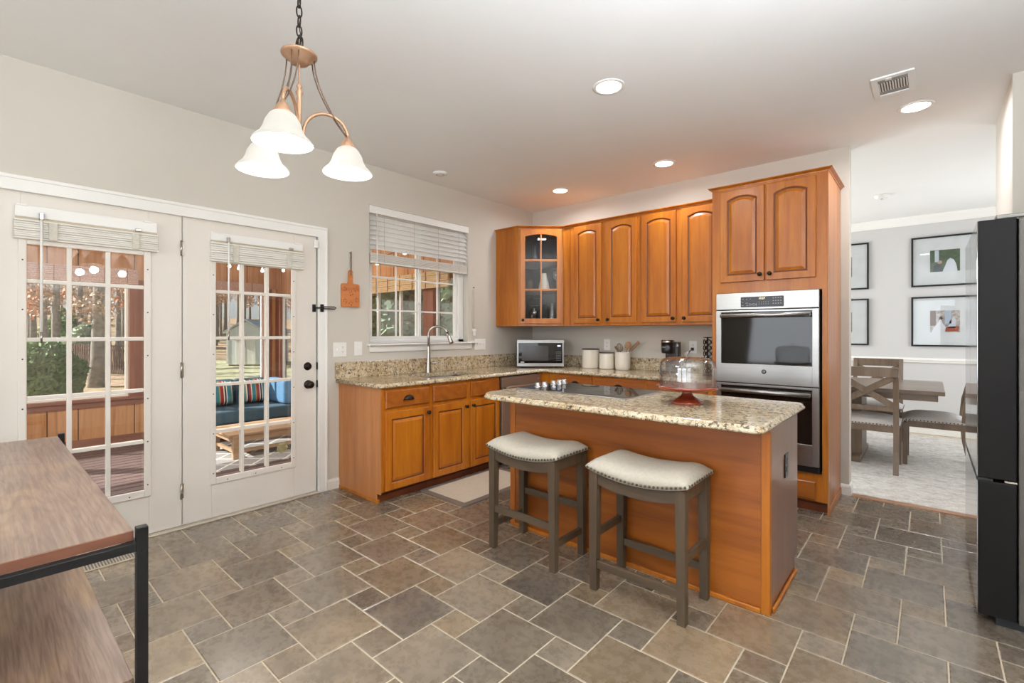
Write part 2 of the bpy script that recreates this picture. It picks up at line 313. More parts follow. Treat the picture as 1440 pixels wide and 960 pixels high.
# ---------------------------------------------------------------- mesh builder
class MB:
    def __init__(s, T=None):
        s.bm = bmesh.new(); s.T = T; s.mi = 0
    def v(s, p):
        p = Vector(p)
        return s.bm.verts.new(s.T(p) if s.T else p)
    def f(s, vs, smooth=False):
        try: f = s.bm.faces.new(vs)
        except ValueError: return None
        f.material_index = s.mi; f.smooth = smooth; return f
    def box(s, x0, x1, y0, y1, z0, z1, bev=0, seg=2):
        P = [(x0,y0,z0),(x1,y0,z0),(x1,y1,z0),(x0,y1,z0),(x0,y0,z1),(x1,y0,z1),(x1,y1,z1),(x0,y1,z1)]
        V = [s.v(p) for p in P]
        F = [s.f([V[i] for i in q]) for q in ((3,2,1,0),(4,5,6,7),(0,1,5,4),(1,2,6,5),(2,3,7,6),(3,0,4,7))]
        if bev > 0:
            es = list({e for f in F for e in f.edges})
            r = bmesh.ops.bevel(s.bm, geom=es, offset=bev, segments=seg, affect='EDGES', profile=.5)
            for f in r['faces']: f.material_index = s.mi
        return s
    def bar(s, p0, p1, wd, th, up=(0,0,1), bev=0):
        # rectangular bar from p0 to p1; wd across (along up x dir), th along up
        p0, p1 = Vector(p0), Vector(p1); d = (p1-p0).normalized(); up = Vector(up)
        a = d.cross(up)
        if a.length < 1e-4: a = d.cross(Vector((1,0,0)))
        a.normalize(); b = a.cross(d).normalized()
        V = []
        for p in (p0, p1):
            for i, j in ((-1,-1),(1,-1),(1,1),(-1,1)): V.append(s.v(p + a*(i*wd/2) + b*(j*th/2)))
        F = [s.f([V[i] for i in q]) for q in ((0,1,2,3),(7,6,5,4),(4,5,1,0),(5,6,2,1),(6,7,3,2),(7,4,0,3))]
        if bev > 0:
            es = list({e for f in F if f for e in f.edges})
            r = bmesh.ops.bevel(s.bm, geom=es, offset=bev, segments=2, affect='EDGES', profile=.5)
            for f in r['faces']: f.material_index = s.mi
        return s
    def loops(s, L, closed_u=True, cap0=False, cap1=False, smooth=True):
        rows = [[s.v(p) for p in l] for l in L]
        n = len(rows[0])
        for a, b in zip(rows, rows[1:]):
            for i in range(n if closed_u else n-1):
                j = (i+1) % n; s.f([a[i], a[j], b[j], b[i]], smooth)
        if cap0: s.f(list(reversed(rows[0])))
        if cap1: s.f(rows[-1])
        return rows
    def tube(s, pts, r, seg=8, closed=False, caps=True):
        pts = [Vector(p) for p in pts]; n = len(pts); rr = r if isinstance(r, (list, tuple)) else [r]*n
        L = []; prev = None
        for i, p in enumerate(pts):
            if closed: d = pts[(i+1) % n]-pts[i-1]
            else: d = pts[min(i+1, n-1)]-pts[max(i-1, 0)]
            d.normalize()
            if prev is None:
                a = d.cross(Vector((0,0,1)))
                if a.length < .05: a = d.cross(Vector((0,1,0)))
            else: a = prev - d*prev.dot(d)
            a.normalize(); prev = a; b = d.cross(a)
            L.append([p + (a*cos(t)+b*sin(t))*rr[i] for t in [2*pi*k/seg for k in range(seg)]])
        if closed: L.append(L[0]); s.loops(L)
        else: s.loops(L, cap0=caps, cap1=caps)
        return s
    def cyl(s, p0, p1, r, r1=None, seg=20):
        return s.tube([p0, p1], [r, r if r1 is None else r1], seg)
    def lathe(s, c, prof, seg=32, axis='z', a0=0, a1=2*pi, smooth=True):
        c = Vector(c); L = []; full = abs(a1-a0-2*pi) < 1e-6
        n = seg if full else seg+1
        for rr, z in prof:
            row = []
            for k in range(n):
                t = a0+(a1-a0)*k/seg; x, y = max(rr, 1e-5)*cos(t), max(rr, 1e-5)*sin(t)
                row.append(c + {'z': Vector((x, y, z)), 'y': Vector((x, z, y)), 'x': Vector((z, x, y))}[axis])
            L.append(row)
        s.loops(L, closed_u=full, smooth=smooth); return s
    def ball(s, c, r, sc=(1,1,1), seg=16, rings=10):
        c = Vector(c); L = []
        for i in range(rings+1):
            t = pi*i/rings; L.append([c+Vector((r*sc[0]*max(sin(t), 1e-4)*cos(a), r*sc[1]*max(sin(t), 1e-4)*sin(a), -r*sc[2]*cos(t))) for a in [2*pi*k/seg for k in range(seg)]])
        s.loops(L, cap0=True, cap1=True); return s
    def prism(s, poly, a, b, axis='z'):
        mk = {'z': lambda p, h: (p[0], p[1], h), 'x': lambda p, h: (h, p[0], p[1]), 'y': lambda p, h: (p[0], h, p[1])}[axis]
        A = [s.v(mk(p, a)) for p in poly]; B = [s.v(mk(p, b)) for p in poly]; n = len(poly)
        s.f(list(reversed(A))); s.f(B)
        for i in range(n): s.f([A[i], A[(i+1) % n], B[(i+1) % n], B[i]])
        return s
    def quad(s, *p): s.f([s.v(x) for x in p]); return s
    def build(s, name, mats, parent=None, kind=None):
        bmesh.ops.recalc_face_normals(s.bm, faces=s.bm.faces[:])
        me = bpy.data.meshes.new(name); s.bm.to_mesh(me); s.bm.free()
        for m in (mats if isinstance(mats, (list, tuple)) else [mats]): me.materials.append(M[m] if isinstance(m, str) else m)
        o = bpy.data.objects.new(name, me); COL.objects.link(o)
        if parent is not None:
            r = parent
            while r.parent is not None: r = r.parent
            if r.type == 'EMPTY': me.transform(Matrix.Translation(-r.location))
            else: me.transform(Matrix.Translation(-r.location))
            o.parent = parent
        else:
            bb = [v.co for v in me.vertices]
            c = Vector(((min(v.x for v in bb)+max(v.x for v in bb))/2, (min(v.y for v in bb)+max(v.y for v in bb))/2, min(v.z for v in bb)))
            me.transform(Matrix.Translation(-c)); o.location = c
        if kind: o['kind'] = kind
        return o
def tag(o, label, cat, group=None, kind=None):
    o['label'] = label; o['category'] = cat
    if group: o['group'] = group
    if kind: o['kind'] = kind
    return o
def thing(name, label, cat, loc=(0,0,0), group=None):
    o = bpy.data.objects.new(name, None); COL.objects.link(o); o.location = loc; o.empty_display_size = .05
    return tag(o, label, cat, group)
def struct_root(name, loc):
    o = bpy.data.objects.new(name, None); COL.objects.link(o); o.location = loc; o['kind'] = 'structure'; return o
def kids(o): return [c for c in COL.objects if c.parent == o]
def copy_tree(o, parent=None):
    c = o.copy(); COL.objects.link(c); c.parent = parent
    for ch in kids(o): copy_tree(ch, c)
    return c
def structure(name, mb, m): return mb.build(name, m, kind='structure')
def text_into(mb, s, size, T):
    # lettering as flat mesh appended to a builder; T maps (x, y, 0) text coordinates to the place
    cu = bpy.data.curves.new('lettering', 'FONT'); cu.body = s; cu.size = size; cu.align_x = 'CENTER'; cu.align_y = 'CENTER'
    ob = bpy.data.objects.new('lettering', cu); COL.objects.link(ob)
    me = bpy.data.meshes.new_from_object(ob.evaluated_get(bpy.context.evaluated_depsgraph_get()))
    V = [mb.v(T(v.co)) for v in me.vertices]
    for p in me.polygons: mb.f([V[i] for i in p.vertices])
    bpy.data.objects.remove(ob); bpy.data.curves.remove(cu); bpy.data.meshes.remove(me)
def arc(c, r, a0, a1, n): return [(c[0]+r*cos(a0+(a1-a0)*i/n), c[1]+r*sin(a0+(a1-a0)*i/n)) for i in range(n+1)]
def rrect(x0, x1, y0, y1, r, n=5):
    return arc((x1-r, y0+r), r, -pi/2, 0, n)+arc((x1-r, y1-r), r, 0, pi/2, n)+arc((x0+r, y1-r), r, pi/2, pi, n)+arc((x0+r, y0+r), r, pi, 1.5*pi, n)
# ================================================================ THE ROOM
H = 2.74
def slab(name, boxes, m):
    mb = MB()
    for b in boxes: mb.box(*b)
    return structure(name, mb, m)
# tile floor: pinwheel of large squares and small squares over a grout bed
def build_floor():
    X0, X1, Y0, Y1 = 0.0, 4.70, -8.35, .035
    sx, sy, g = .1545, .147, .0028
    mb = MB(); bm = mb.bm; lay = bm.loops.layers.color.new('tint')
    mb.mi = 1; mb.box(X0, X1, Y0, Y1, -.06, -.0022); mb.mi = 0
    rnd = random.Random(3)
    def tile(x0, x1, y0, y1):
        x0, x1, y0, y1 = max(x0, X0)+g, min(x1, X1)-g, max(y0, Y0)+g, min(y1, Y1)-g
        if x1-x0 < .01 or y1-y0 < .01: return
        b = .003; tint = (rnd.random(), rnd.random()**1.5, rnd.random(), 1)
        A = [mb.v(p) for p in ((x0,y0,-.002),(x1,y0,-.002),(x1,y1,-.002),(x0,y1,-.002))]
        B = [mb.v(p) for p in ((x0+b,y0+b,0),(x1-b,y0+b,0),(x1-b,y1-b,0),(x0+b,y1-b,0))]
        fs = [mb.f(B)]+[mb.f([A[i], A[(i+1)%4], B[(i+1)%4], B[i]]) for i in range(4)]
        for f in fs:
            for l in f.loops: l[lay] = tint
    ox, oy = 2.171, -3.21
    for m in range(-40, 40):
        for n in range(-40, 40):
            u, v = -2*m+n, m+2*n
            x, y = ox+u*sx, oy+v*sy
            if not (X0-.7 < x < X1+.3 and Y0-.7 < y < Y1+.3): continue
            tile(x, x+2*sx, y, y+2*sy); tile(x, x+sx, y+2*sy, y+3*sy)
    o = structure('floor', mb, ['tile', 'grout'])
    return o
build_floor()
slab('floor_dining', [(0, 5.35, .035, 3.45, -.06, -.004)], M['grout'])
slab('ceiling', [(-.15, 5.45, -8.5, 3.55, H, H+.1)], M['ceil'])
# left wall with the patio-door opening and the window opening
DY0, DY1, DZ = -4.56, -2.715, 2.047
WY0, WY1, WZ0, WZ1 = -2.262, -1.082, 1.178, 2.392
slab('wall_left', [(-.15,0,-8.5,DY0,0,H), (-.15,0,DY0,DY1,DZ,H), (-.15,0,DY1,WY0,0,H), (-.15,0,WY0,WY1,0,WZ0), (-.15,0,WY0,WY1,WZ1,H), (-.15,0,WY1,.12,0,H)], M['wall'])
slab('wall_back', [(0, 3.19, 0, .12, 0, H)], M['wall'])
slab('wall_return', [(4.014, 4.80, -.66, .22, 0, H)], M['wall'])
slab('wall_right', [(4.70, 4.85, -8.5, -6.4, 0, H), (4.70, 4.85, -4.8, -.66, 0, H), (4.70, 4.85, -6.4, -4.8, 0, .7), (4.70, 4.85, -6.4, -4.8, 2.3, H)], M['wall'])
rb = []
for x0, x1 in ((0, .65), (2.45, 2.85), (4.65, 4.70)): rb.append((x0, x1, -8.5, -8.35, 0, H))
for x0, x1 in ((.65, 2.45), (2.85, 4.65)): rb += [(x0, x1, -8.5, -8.35, 0, .55), (x0, x1, -8.5, -8.35, 2.35, H)]
slab('wall_rear', rb, M['wall'])
slab('wall_dining_far', [(-.15, 5.45, 3.37, 3.52, 0, H)], M['dwall'])
slab('wall_dining_left', [(-.15, 0, .12, 1.2, 0, H), (-.15, 0, 3.0, 3.37, 0, H), (-.15, 0, 1.2, 3.0, 0, .6), (-.15, 0, 1.2, 3.0, 2.35, H)], M['dwall'])
slab('wall_dining_right', [(5.30, 5.45, -.66, 1.0, 0, H), (5.30, 5.45, 2.8, 3.37, 0, H), (5.30, 5.45, 1.0, 2.8, 0, .6), (5.30, 5.45, 1.0, 2.8, 2.35, H), (4.80, 5.30, .08, .22, 0, H)], M['dwall'])
# baseboards, casing, crown, chair rail
def base_profile_x(mb, x0, x1, y, h=.085, t=.014):      # along x, wall face at y, room on -y side
    mb.prism([(y, 0), (y-t, 0), (y-t, h-.02), (y-t*.55, h-.006), (y, h)], x0, x1, 'x')
def base_profile_y(mb, y0, y1, x, h=.085, t=.014, s=1):
    mb.prism([(x, 0), (x+s*t, 0), (x+s*t, h-.02), (x+s*t*.55, h-.006), (x, h)], y0, y1, 'y')
mb = MB(); base_profile_y(mb, -2.652, -2.548, 0); base_profile_y(mb, -8.35, -4.65, 0); structure('baseboard_left', mb, M['white'])
mb = MB(); base_profile_x(mb, 3.135, 3.19, 0); base_profile_y(mb, -.013, .12, 3.19); structure('baseboard_back', mb, M['white'])
mb = MB(); base_profile_x(mb, 0, 5.3, 3.37, .13); structure('baseboard_dining', mb, M['white'])
mb = MB()   # door casing: two side legs and a head with a backband profile
def casing_leg(y0, y1, z1):
    mb.box(0, .016, y0, y1, 0, z1, .003); 
casing_leg(DY1-.012, DY1+.061, DZ+.0685); casing_leg(DY0-.061, DY0+.012, DZ+.0685)
mb.box(0, .0165, DY0-.061, DY1+.061, DZ-.012, DZ+.0685, .003); mb.box(0, .024, DY0-.066, DY1+.063, DZ+.05, DZ+.0705, .004)
mb.box(0, .022, DY1+.048, DY1+.063, 0, DZ+.066, .004)
structure('trim_1', mb, M['white'])
mb = MB()   # door jambs and mullion between the two slabs
mb.box(-.15, -.001, DY1-.002, DY1, 0, DZ); mb.box(-.15, -.001, DY0, DY0+.002, 0, DZ); mb.box(-.15, -.001, DY0, DY1, DZ-.002, DZ)
mb.box(-.12, -.06, -2.745, -2.716, 0, DZ-.002); mb.box(-.12, -.06, DY0+.002, DY0+.028, 0, DZ-.002); mb.box(-.12, -.06, -3.655, -3.612, 0, DZ-.002)
structure('trim_2', mb, M['white'])
mb = MB(); mb.box(-.13, .028, DY0+.003, DY1-.003, 0, .012, .003); structure('trim_3', mb, plain('threshold_metal', srgb(206, 196, 180), .4, .5))
mb = MB()   # crown moulding in the dining room
prof = [(0, 0), (0, -.10), (-.012, -.10), (-.03, -.075), (-.07, -.03), (-.082, -.012), (-.082, 0)]
mb.prism([(3.37+a, H+b) for a, b in prof], 0, 5.3, 'x')
mb.prism([(5.3+a, H+b) for a, b in prof], .22, 3.37, 'y'); mb.prism([(-a, H+b) for a, b in prof], .12, 3.37, 'y')
structure('trim_4', mb, M['white'])
mb = MB(); mb.prism([(3.37, .895), (3.352, .895), (3.346, .915), (3.335, .93), (3.345, .95), (3.37, .955)], 0, 5.3, 'x'); structure('trim_5', mb, M['white'])
mb = MB(); mb.box(3.195, 4.012, -.012, .05, -.004, .008, .003); structure('trim_6', mb, wood('threshold_oak', srgb(150, 108, 84), srgb(176, 134, 106), srgb(196, 160, 132), axis='x'))
mb = MB(); mb.box(4.016, 4.03, -.02, .05, 0, 1.98); mb.box(3.996, 4.014, .06, .13, 0, 2.05, .003); structure('trim_7', mb, M['white'])

# ---------------------------------------------------------------- patio doors
def patio_door(name, y0, gy0, gy1, gz0, gz1, hinges, hardware):
    y1 = y0+.910
    root = struct_root(name, (-.03, (y0+y1)/2, .014))
    mb = MB(); xa, xb = -.058, -.014
    fy0, fy1, fz0, fz1 = gy0-.034, gy1+.036, gz0-.045, gz1+.05
    mb.box(xa, xb, y0, fy0+.012, .014, 2.040, .002); mb.box(xa, xb, fy1-.012, y1, .014, 2.040, .002)
    mb.box(xa, xb, fy0+.012, fy1-.012, .014, fz0+.012); mb.box(xa, xb, fy0+.012, fy1-.012, fz1-.012, 2.040)
    mb.build('door_slab', 'doorwhite', root)
    mb = MB()   # raised lite frame
    for x0, x1 in ((xb-.001, xb+.011),):
        mb.box(x0, x1, fy0, gy0, fz0, fz1, .004); mb.box(x0, x1, gy1, fy1, fz0, fz1, .004)
        mb.box(x0, x1, gy0-.001, gy1+.001, fz0, gz0, .004); mb.box(x0, x1, gy0-.001, gy1+.001, gz1, fz1, .004)
    lf = mb.build('lite_frame', 'doorwhite', root)
    for i in range(6):
        for yy in (fy0+.018, fy1-.018):
            z = gz0+.03+(gz1-gz0)*(i/5.0)*.92
            mb = MB(); mb.ball((xb+.011, yy, z), .0042, (.5, 1, 1), 8, 5); mb.build('screw_cap', 'screw', lf)
    for k in range(3):
        mb = MB(); mb.ball((xb+.011, gy0+(gy1-gy0)*(.14+.36*k), fz0+.018), .0042, (.5, 1, 1), 8, 5); mb.build('screw_cap', 'screw', lf)
    mb = MB(); mb.box(-.040, -.036, gy0-.002, gy1+.002, gz0-.002, gz1+.002); mb.build('glass_pane', 'pane', root)
    mb = MB()
    for k in (1, 2):
        yc = gy0+(gy1-gy0)*k/3; mb.box(-.034, xb+.001, yc-.011, yc+.011, gz0, gz1, .003)
    for k in range(1, 5):
        zc = {1: .597, 2: .918, 3: 1.238, 4: 1.558}[k]; mb.box(-.0335, xb+.0005, gy0, gy1, zc-.011, zc+.011, .003)
    mb.build('muntins', 'doorwhite', root)
    mb = MB()
    for k in (1, 2):
        yc = gy0+(gy1-gy0)*k/3; mb.box(-.058, -.042, yc-.009, yc+.009, gz0, gz1, .003)
    for zc in (.597, .918, 1.238, 1.558): mb.box(-.0575, -.042, gy0, gy1, zc-.009, zc+.009, .003)
    mb.build('outer_muntins', 'doorwhite', root)
    for z in hinges:
        mb = MB(); mb.cyl((-.006, y0-.002, z-.05), (-.006, y0-.002, z+.05), .0065, seg=10); mb.box(-.0135, -.011, y0+.001, y0+.012, z-.048, z+.048)
        mb.build('hinge', 'nickel', root)
    if hardware:
        T = lambda c: None
        mb = MB(); mb.lathe((xb, -2.800, 1.011), [(.0, .028), (.014, .028), (.016, .014), (.026, .012), (.031, .004), (.032, 0)], 24, 'x'); mb.box(xb+.026, xb+.036, -2.803, -2.797, .997, 1.025, .002)
        mb.build('deadbolt', 'bronze', root)
        mb = MB(); mb.lathe((xb, -2.796, .868), [(0, .062), (.016, .061), (.026, .052), (.029, .040), (.022, .028), (.012, .022), (.012, .012), (.026, .010), (.033, .004), (.034, 0)], 28, 'x')
        mb.build('door_knob', 'bronze', root)
        for z in (1.011, .868):
            mb = MB(); mb.box(-.022, .0008, -2.7295, -2.7275, z-.03, z+.03, .0005); mb.cyl((.0, -2.7265, z-.025), (.0, -2.7265, z+.025), .006, seg=8); mb.build('strike_plate', 'bronze', root)
    return root
d1 = patio_door('door_1', -4.5420, -4.349, -3.838, .298, 1.757, (), False)
d2 = patio_door('door_2', -3.6400, -3.442, -2.932, .285, 1.757, (1.828, 1.032, .239), True)
mb = MB(); mb.lathe((-.0405, -2.985, .40), [(0, -.0012), (.040, -.0012), (.0405, -.0004), (.0405, 0), (0, 0)], 32, 'x')
tag(mb.build('round_sticker', 'film'), 'round pale yellow sticker low on the glass of the knobbed patio door', 'sticker')

# roman blinds on the doors
def roman_blind(y0, y1, zt, zm, zb, label):
    root = thing('roman_blind', label, 'blind', (.01, (y0+y1)/2, zb), 'woven blinds on the patio doors')
    mb = MB(); mb.box(-.013, .016, y0+.004, y1-.004, zm, zt, .003); mb.build('headrail', 'white', root)
    for yy in (y0+.03, y1-.05):
        mb = MB(); mb.box(-.0134, .020, yy-.022, yy+.022, zt-.006, zt+.004, .002); mb.build('bracket', 'white', root)
    n = 9
    mb = MB()
    for i in range(n):
        z0 = zb+(zm-.012-zb)*i/n; z1 = zb+(zm-.012-zb)*(i+.93)/n; d = .001*(i % 2)
        mb.box(-.012+d, .024+.004*sin(i*1.7), y0, y1, z0, z1, .003)
    mb.build('folded_slats', 'cream', root)
    mb = MB(); mb.box(.004, .018, y0+.005, y1-.005, zm-.012, zm-.0005); mb.build('shadow_gap_strip', 'terra', root)  # tan strip between headrail and slats, standing for the shadow gap
    for f in (.24, .82):
        yc = y0+(y1-y0)*f; mb = MB(); mb.box(.024, .031, yc-.018, yc+.018, zb+.004, zm-.02, .002); mb.build('ladder_tape', 'tape', root)
    mb = MB(); yc = y0+(y1-y0)*.165
    mb.tube([(.034, yc, zm-.005), (.036, yc, zm-.2), (.035, yc, zm-.62)], .006, 8); mb.build('tilt_wand', 'white', root)
    mb = MB(); mb.tube([(.034, yc, zm-.62), (.035, yc, zm-.68)], [.006, .0045], 8); mb.build('wand_tip', 'nickel', root)
    mb = MB(); mb.box(.016, .040, yc-.008, yc+.008, zm-.008, zm+.028, .002); mb.build('wand_clip', 'nickel', root)
    mb = MB(); yc = y1-.1; mb.box(.016, .034, yc-.014, yc+.014, zm-.004, zm+.012, .002); mb.build('cord_lock', 'nickel', root)
    return root
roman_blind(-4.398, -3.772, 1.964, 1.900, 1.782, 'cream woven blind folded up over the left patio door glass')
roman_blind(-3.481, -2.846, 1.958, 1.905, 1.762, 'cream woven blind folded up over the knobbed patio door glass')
mb = MB(); mb.box(.001, .026, -2.762, -2.730, 1.945, 2.01, .004); mb.box(.0165, .026, -2.726, -2.712, 1.955, 1.995, .003)
tag(mb.build('contact_sensor', 'plastic'), 'small white contact sensor at the top corner of the patio door', 'alarm sensor')
t = thing('flip_latch', 'black flip latch on the casing beside the knobbed patio door', 'latch', (.02, -2.70, 1.472))
mb = MB(); mb.box(-.013, -.004, -2.765, -2.738, 1.440, 1.500, .003); mb.build('door_plate', 'black', t)
mb = MB(); mb.box(.0165, .022, -2.714, -2.684, 1.440, 1.502, .003); mb.cyl((.022, -2.698, 1.472), (.040, -2.698, 1.472), .007, seg=12); mb.build('jamb_plate', 'black', t)
mb = MB(); mb.tube([(.006, -2.752, 1.472), (.030, -2.73, 1.472), (.034, -2.70, 1.472)], .005, 8); mb.build('keeper', 'black', t)
mb = MB(); mb.tube([(.036, -2.69, 1.482), (.036, -2.60, 1.483), (.036, -2.588, 1.475), (.036, -2.60, 1.467), (.036, -2.69, 1.466)], .0042, 8); mb.build('swing_bar', 'black', t)

# ---------------------------------------------------------------- kitchen window
wr = struct_root('window_1', (-.08, -1.67, WZ0))
mb = MB(); a, b = -.12, -.075
mb.box(a, b, WY0, WY0+.045, WZ0, WZ1, .003); mb.box(a, b, WY1-.075, WY1, WZ0, WZ1, .003); mb.box(a, b, WY0, WY1, WZ0, WZ0+.03, .003); mb.box(a, b, WY0, WY1, WZ1-.03, WZ1, .003)
mb.build('window_frame', 'white', wr)
def sash(y0, y1, x):
    mb = MB(); r = .032; z0, z1 = WZ0+.028, WZ1-.032
    mb.box(x-.014, x+.014, y0, y0+r, z0, z1, .003); mb.box(x-.014, x+.014, y1-r, y1, z0, z1, .003); mb.box(x-.013, x+.013, y0+r, y1-r, z0, z0+.036, .003); mb.box(x-.013, x+.013, y0+r, y1-r, z1-r, z1, .003)
    s = mb.build('sash', 'white', wr)
    mb = MB(); mb.box(x-.003, x+.003, y0+r, y1-r, z0+.034, z1-r+.002); mb.build('glass_pane', 'pane', s)
    mb = MB(); yc = (y0+y1)/2; mb.box(x+.004, x+.012, yc-.008, yc+.008, z0+.036, z1-r, .002)
    for z in (1.478, 1.778, 2.07): mb.box(x+.0035, x+.0115, y0+r, y1-r, z-.008, z+.008, .002)
    mb.build('muntins', 'white', s)
sash(WY0+.045, -1.640, -.090); sash(-1.705+.02, WY1-.075, -.108)
mb = MB(); mb.box(-.0745, .045, WY0-.027, WY1+.105, WZ0-.018, WZ0, .006); mb.box(0.0005, .014, WY0-.003, WY1+.045, WZ0-.075, WZ0-.018, .004); mb.build('window_sill', 'white', wr)
mb = MB(); mb.box(-.072, -.060, -1.672-.02, -1.672+.02, 1.55, 1.575, .003); mb.build('sash_lock', 'white', wr)
# slatted blind, half raised
t = thing('window_blind', 'white slatted blind half raised in the window over the sink', 'blind', (-.03, -1.67, 1.90))
mb = MB(); mb.box(-.006, .008, WY0+.002, WY1+.002, 2.322, 2.388, .003); mb.box(-.058, -.006, WY0+.006, WY1-.004, 2.345, 2.388); mb.build('valance', 'white', t)
mb = MB()
for i in range(7):
    z = 2.285-i*.042; T0 = MB
    c0, c1 = Vector((-.044, 0, z+.024)), Vector((-.010, 0, z-.022))
    V = [mb.v((c.x+dx, y, c.z+dz)) for y in (WY0+.012, WY1-.010) for c, dx, dz in ((c0, 0, 0), (c0, .001, .003), (c1, .001, .003), (c1, 0, 0))]
    for q in ((0,1,2,3),(7,6,5,4),(0,4,5,1),(1,5,6,2),(2,6,7,3),(3,7,4,0)): mb.f([V[k] for k in q])
mb.build('slats', 'slat', t)
mb = MB()
for i in range(7): mb.box(-.058, -.002, WY0+.012, WY1-.010, 1.908+i*.010, 1.9155+i*.010, .002)
mb.box(-.059, -.001, WY0+.012, WY1-.010, 1.888, 1.906, .004); mb.build('stacked_slats', 'cream', t)
for f in (.13, .41, .66, .89):
    yc = WY0+(WY1-WY0)*f; mb = MB(); mb.tube([(.001, yc, 1.892), (-.001, yc, 1.985), (-.004, yc, 2.33)], .0016, 5); mb.build('ladder_cord', 'tape', t)
for yy in (WY0+.075,):
    mb = MB(); mb.tube([(.004, yy, 2.33), (.006, yy, 1.6)], .0045, 8); mb.tube([(.006, yy, 1.6), (.006, yy, 1.24)], [.0045, .0052], 8); mb.build('tilt_wand', 'plastic', t)
t = thing('blind_cord', 'looped white cord hanging beside the right edge of the window', 'cord', (.012, -1.01, 1.30))
mb = MB(); mb.tube([(.006, -1.008, 1.752), (.010, -1.030, 1.68), (.010, -1.034, 1.5), (.010, -1.022, 1.32)], .0028, 6); mb.tube([(.006, -1.008, 1.752), (.010, -1.000, 1.68), (.010, -.998, 1.5), (.010, -1.006, 1.31)], .0028, 6); mb.build('cord_loop', 'tape', t)
mb = MB(); mb.cyl((0, -1.008, 1.755), (.014, -1.008, 1.755), .006, seg=10); mb.build('wall_hook', 'nickel', t)
mb = MB(); mb.box(0, .018, -1.030, -.975, 1.288, 1.312, .005); mb.box(0, .030, -1.012, -.994, 1.24, 1.296, .005); mb.build('cord_cleat', 'plastic', t)

# ---------------------------------------------------------------- switch and outlet plates
def plate(name, label, cat, T, wd, ht, kind, gangs, pm='plastic', group=None, loc=None):
    # T maps (across, up, out) to the wall
    root = thing(name, label, cat, T((0, -ht/2, 0)), group)
    mb = MB(lambda p: Vector(T((p.x, p.z, p.y)))); mb.box(-wd/2, wd/2, 0, .005, -ht/2, ht/2, .0022); mb.build('cover_plate', pm, root)
    for i in range(gangs):
        a = (i-(gangs-1)/2)*.046
        mb = MB(lambda p: Vector(T((p.x, p.z, p.y))))
        k = kind[i]
        if k == 't':
            mb.box(a-.005, a+.005, .005, .007, -.012, .012, .0008); mb.box(a-.004, a+.004, .006, .016, 0.0, .012, .0015); mb.build('toggle', pm, root)
        elif k == 'r':
            mb.box(a-.016, a+.016, .005, .0085, -.033, .033, .0015); mb.build('rocker', pm, root)
        else:
            for zc in (.019, -.019):
                mb2 = MB(lambda p: Vector(T((p.x, p.z, p.y)))); mb2.prism(rrect(a-.0165, a+.0165, zc-.014, zc+.014, .011), .005, .0072, 'y'); rc = mb2.build('receptacle', pm, root)
                mb3 = MB(lambda p: Vector(T((p.x, p.z, p.y))))
                for dx in (-.006, .006): mb3.box(a+dx-.0012, a+dx+.0012, .0070, .0076, zc-.002, zc+.007)
                mb3.cyl((a, .0070, zc-.0075), (a, .0076, zc-.0075), .0022, seg=8); mb3.build('slots', 'greymark' if pm == 'blackpl' else 'blackpl', rc)
            mb.bm.free()
    return root
TL = lambda y, z: (lambda p: (0.0002+p[2], y+p[0], z+p[1]))
TB = lambda x, z: (lambda p: (x+p[0], -.0002-p[2], z+p[1]))
plate('light_switch', 'white double switch plate nearest the patio door casing', 'switch', TL(-2.537, 1.134), .118, .118, 'to', 2, group='switch plates on the window wall')
plate('light_switch', 'white single switch plate just left of the window sill', 'switch', TL(-2.369, 1.139), .074, .118, 't', 1, group='switch plates on the window wall')
plate('light_switch', 'white triple switch plate right of the window sill', 'switch', TL(-.905, 1.146), .160, .118, 'ttt', 3, group='switch plates on the window wall')
plate('wall_outlet', 'white outlet on the back wall behind the canisters', 'outlet', TB(1.040, 1.144), .074, .118, 'o', 1, group='outlets above the back counter')
plate('wall_outlet', 'white outlet with a black plug above the coffee maker', 'outlet', TB(1.969, 1.136), .074, .118, 'o', 1, group='outlets above the back counter')

# cutting board on its hook
t = thing('wall_hook', 'small dark wall hook with a strap holding the cutting board', 'hook', (0, -2.447, 1.78))
mb = MB(); mb.box(.0002, .005, -2.455, -2.439, 1.905, 1.955, .002); mb.tube([(.004, -2.447, 1.945), (.022, -2.447, 1.945), (.028, -2.447, 1.955)], .004, 8); mb.build('hook', 'nickel', t)
mb = MB(); mb.box(.020, .024, -2.453, -2.441, 1.752, 1.946, .001); mb.build('strap', plain('leather_strap', srgb(110, 92, 74), .7), t)
t = thing('cutting_board', 'square wooden cutting board with burnt floral marks hanging on the wall', 'cutting board', (.012, -2.448, 1.49))
mb = MB(); poly = [(-2.530, 1.500), (-2.520, 1.490), (-2.376, 1.490), (-2.366, 1.500), (-2.366, 1.672), (-2.376, 1.684), (-2.424, 1.686), (-2.428, 1.700), (-2.428, 1.782)]
poly += arc((-2.447, 1.782), .019, 0, pi, 6) + [(-2.468, 1.700), (-2.472, 1.686), (-2.520, 1.684), (-2.530, 1.672)]
mb.prism(poly, .001, .019, 'x'); mb.build('board', wood('board_maple', srgb(170, 94, 46), srgb(196, 118, 62), srgb(214, 140, 84), axis='y'), t)
mb = MB(); mb.lathe((.0192, -2.447, 1.768), [(0, .0006), (.007, .0006), (.007, -.001)], 14, 'x'); mb.build('hanging_hole', 'bronze', t)
mb = MB(); rn = random.Random(4)
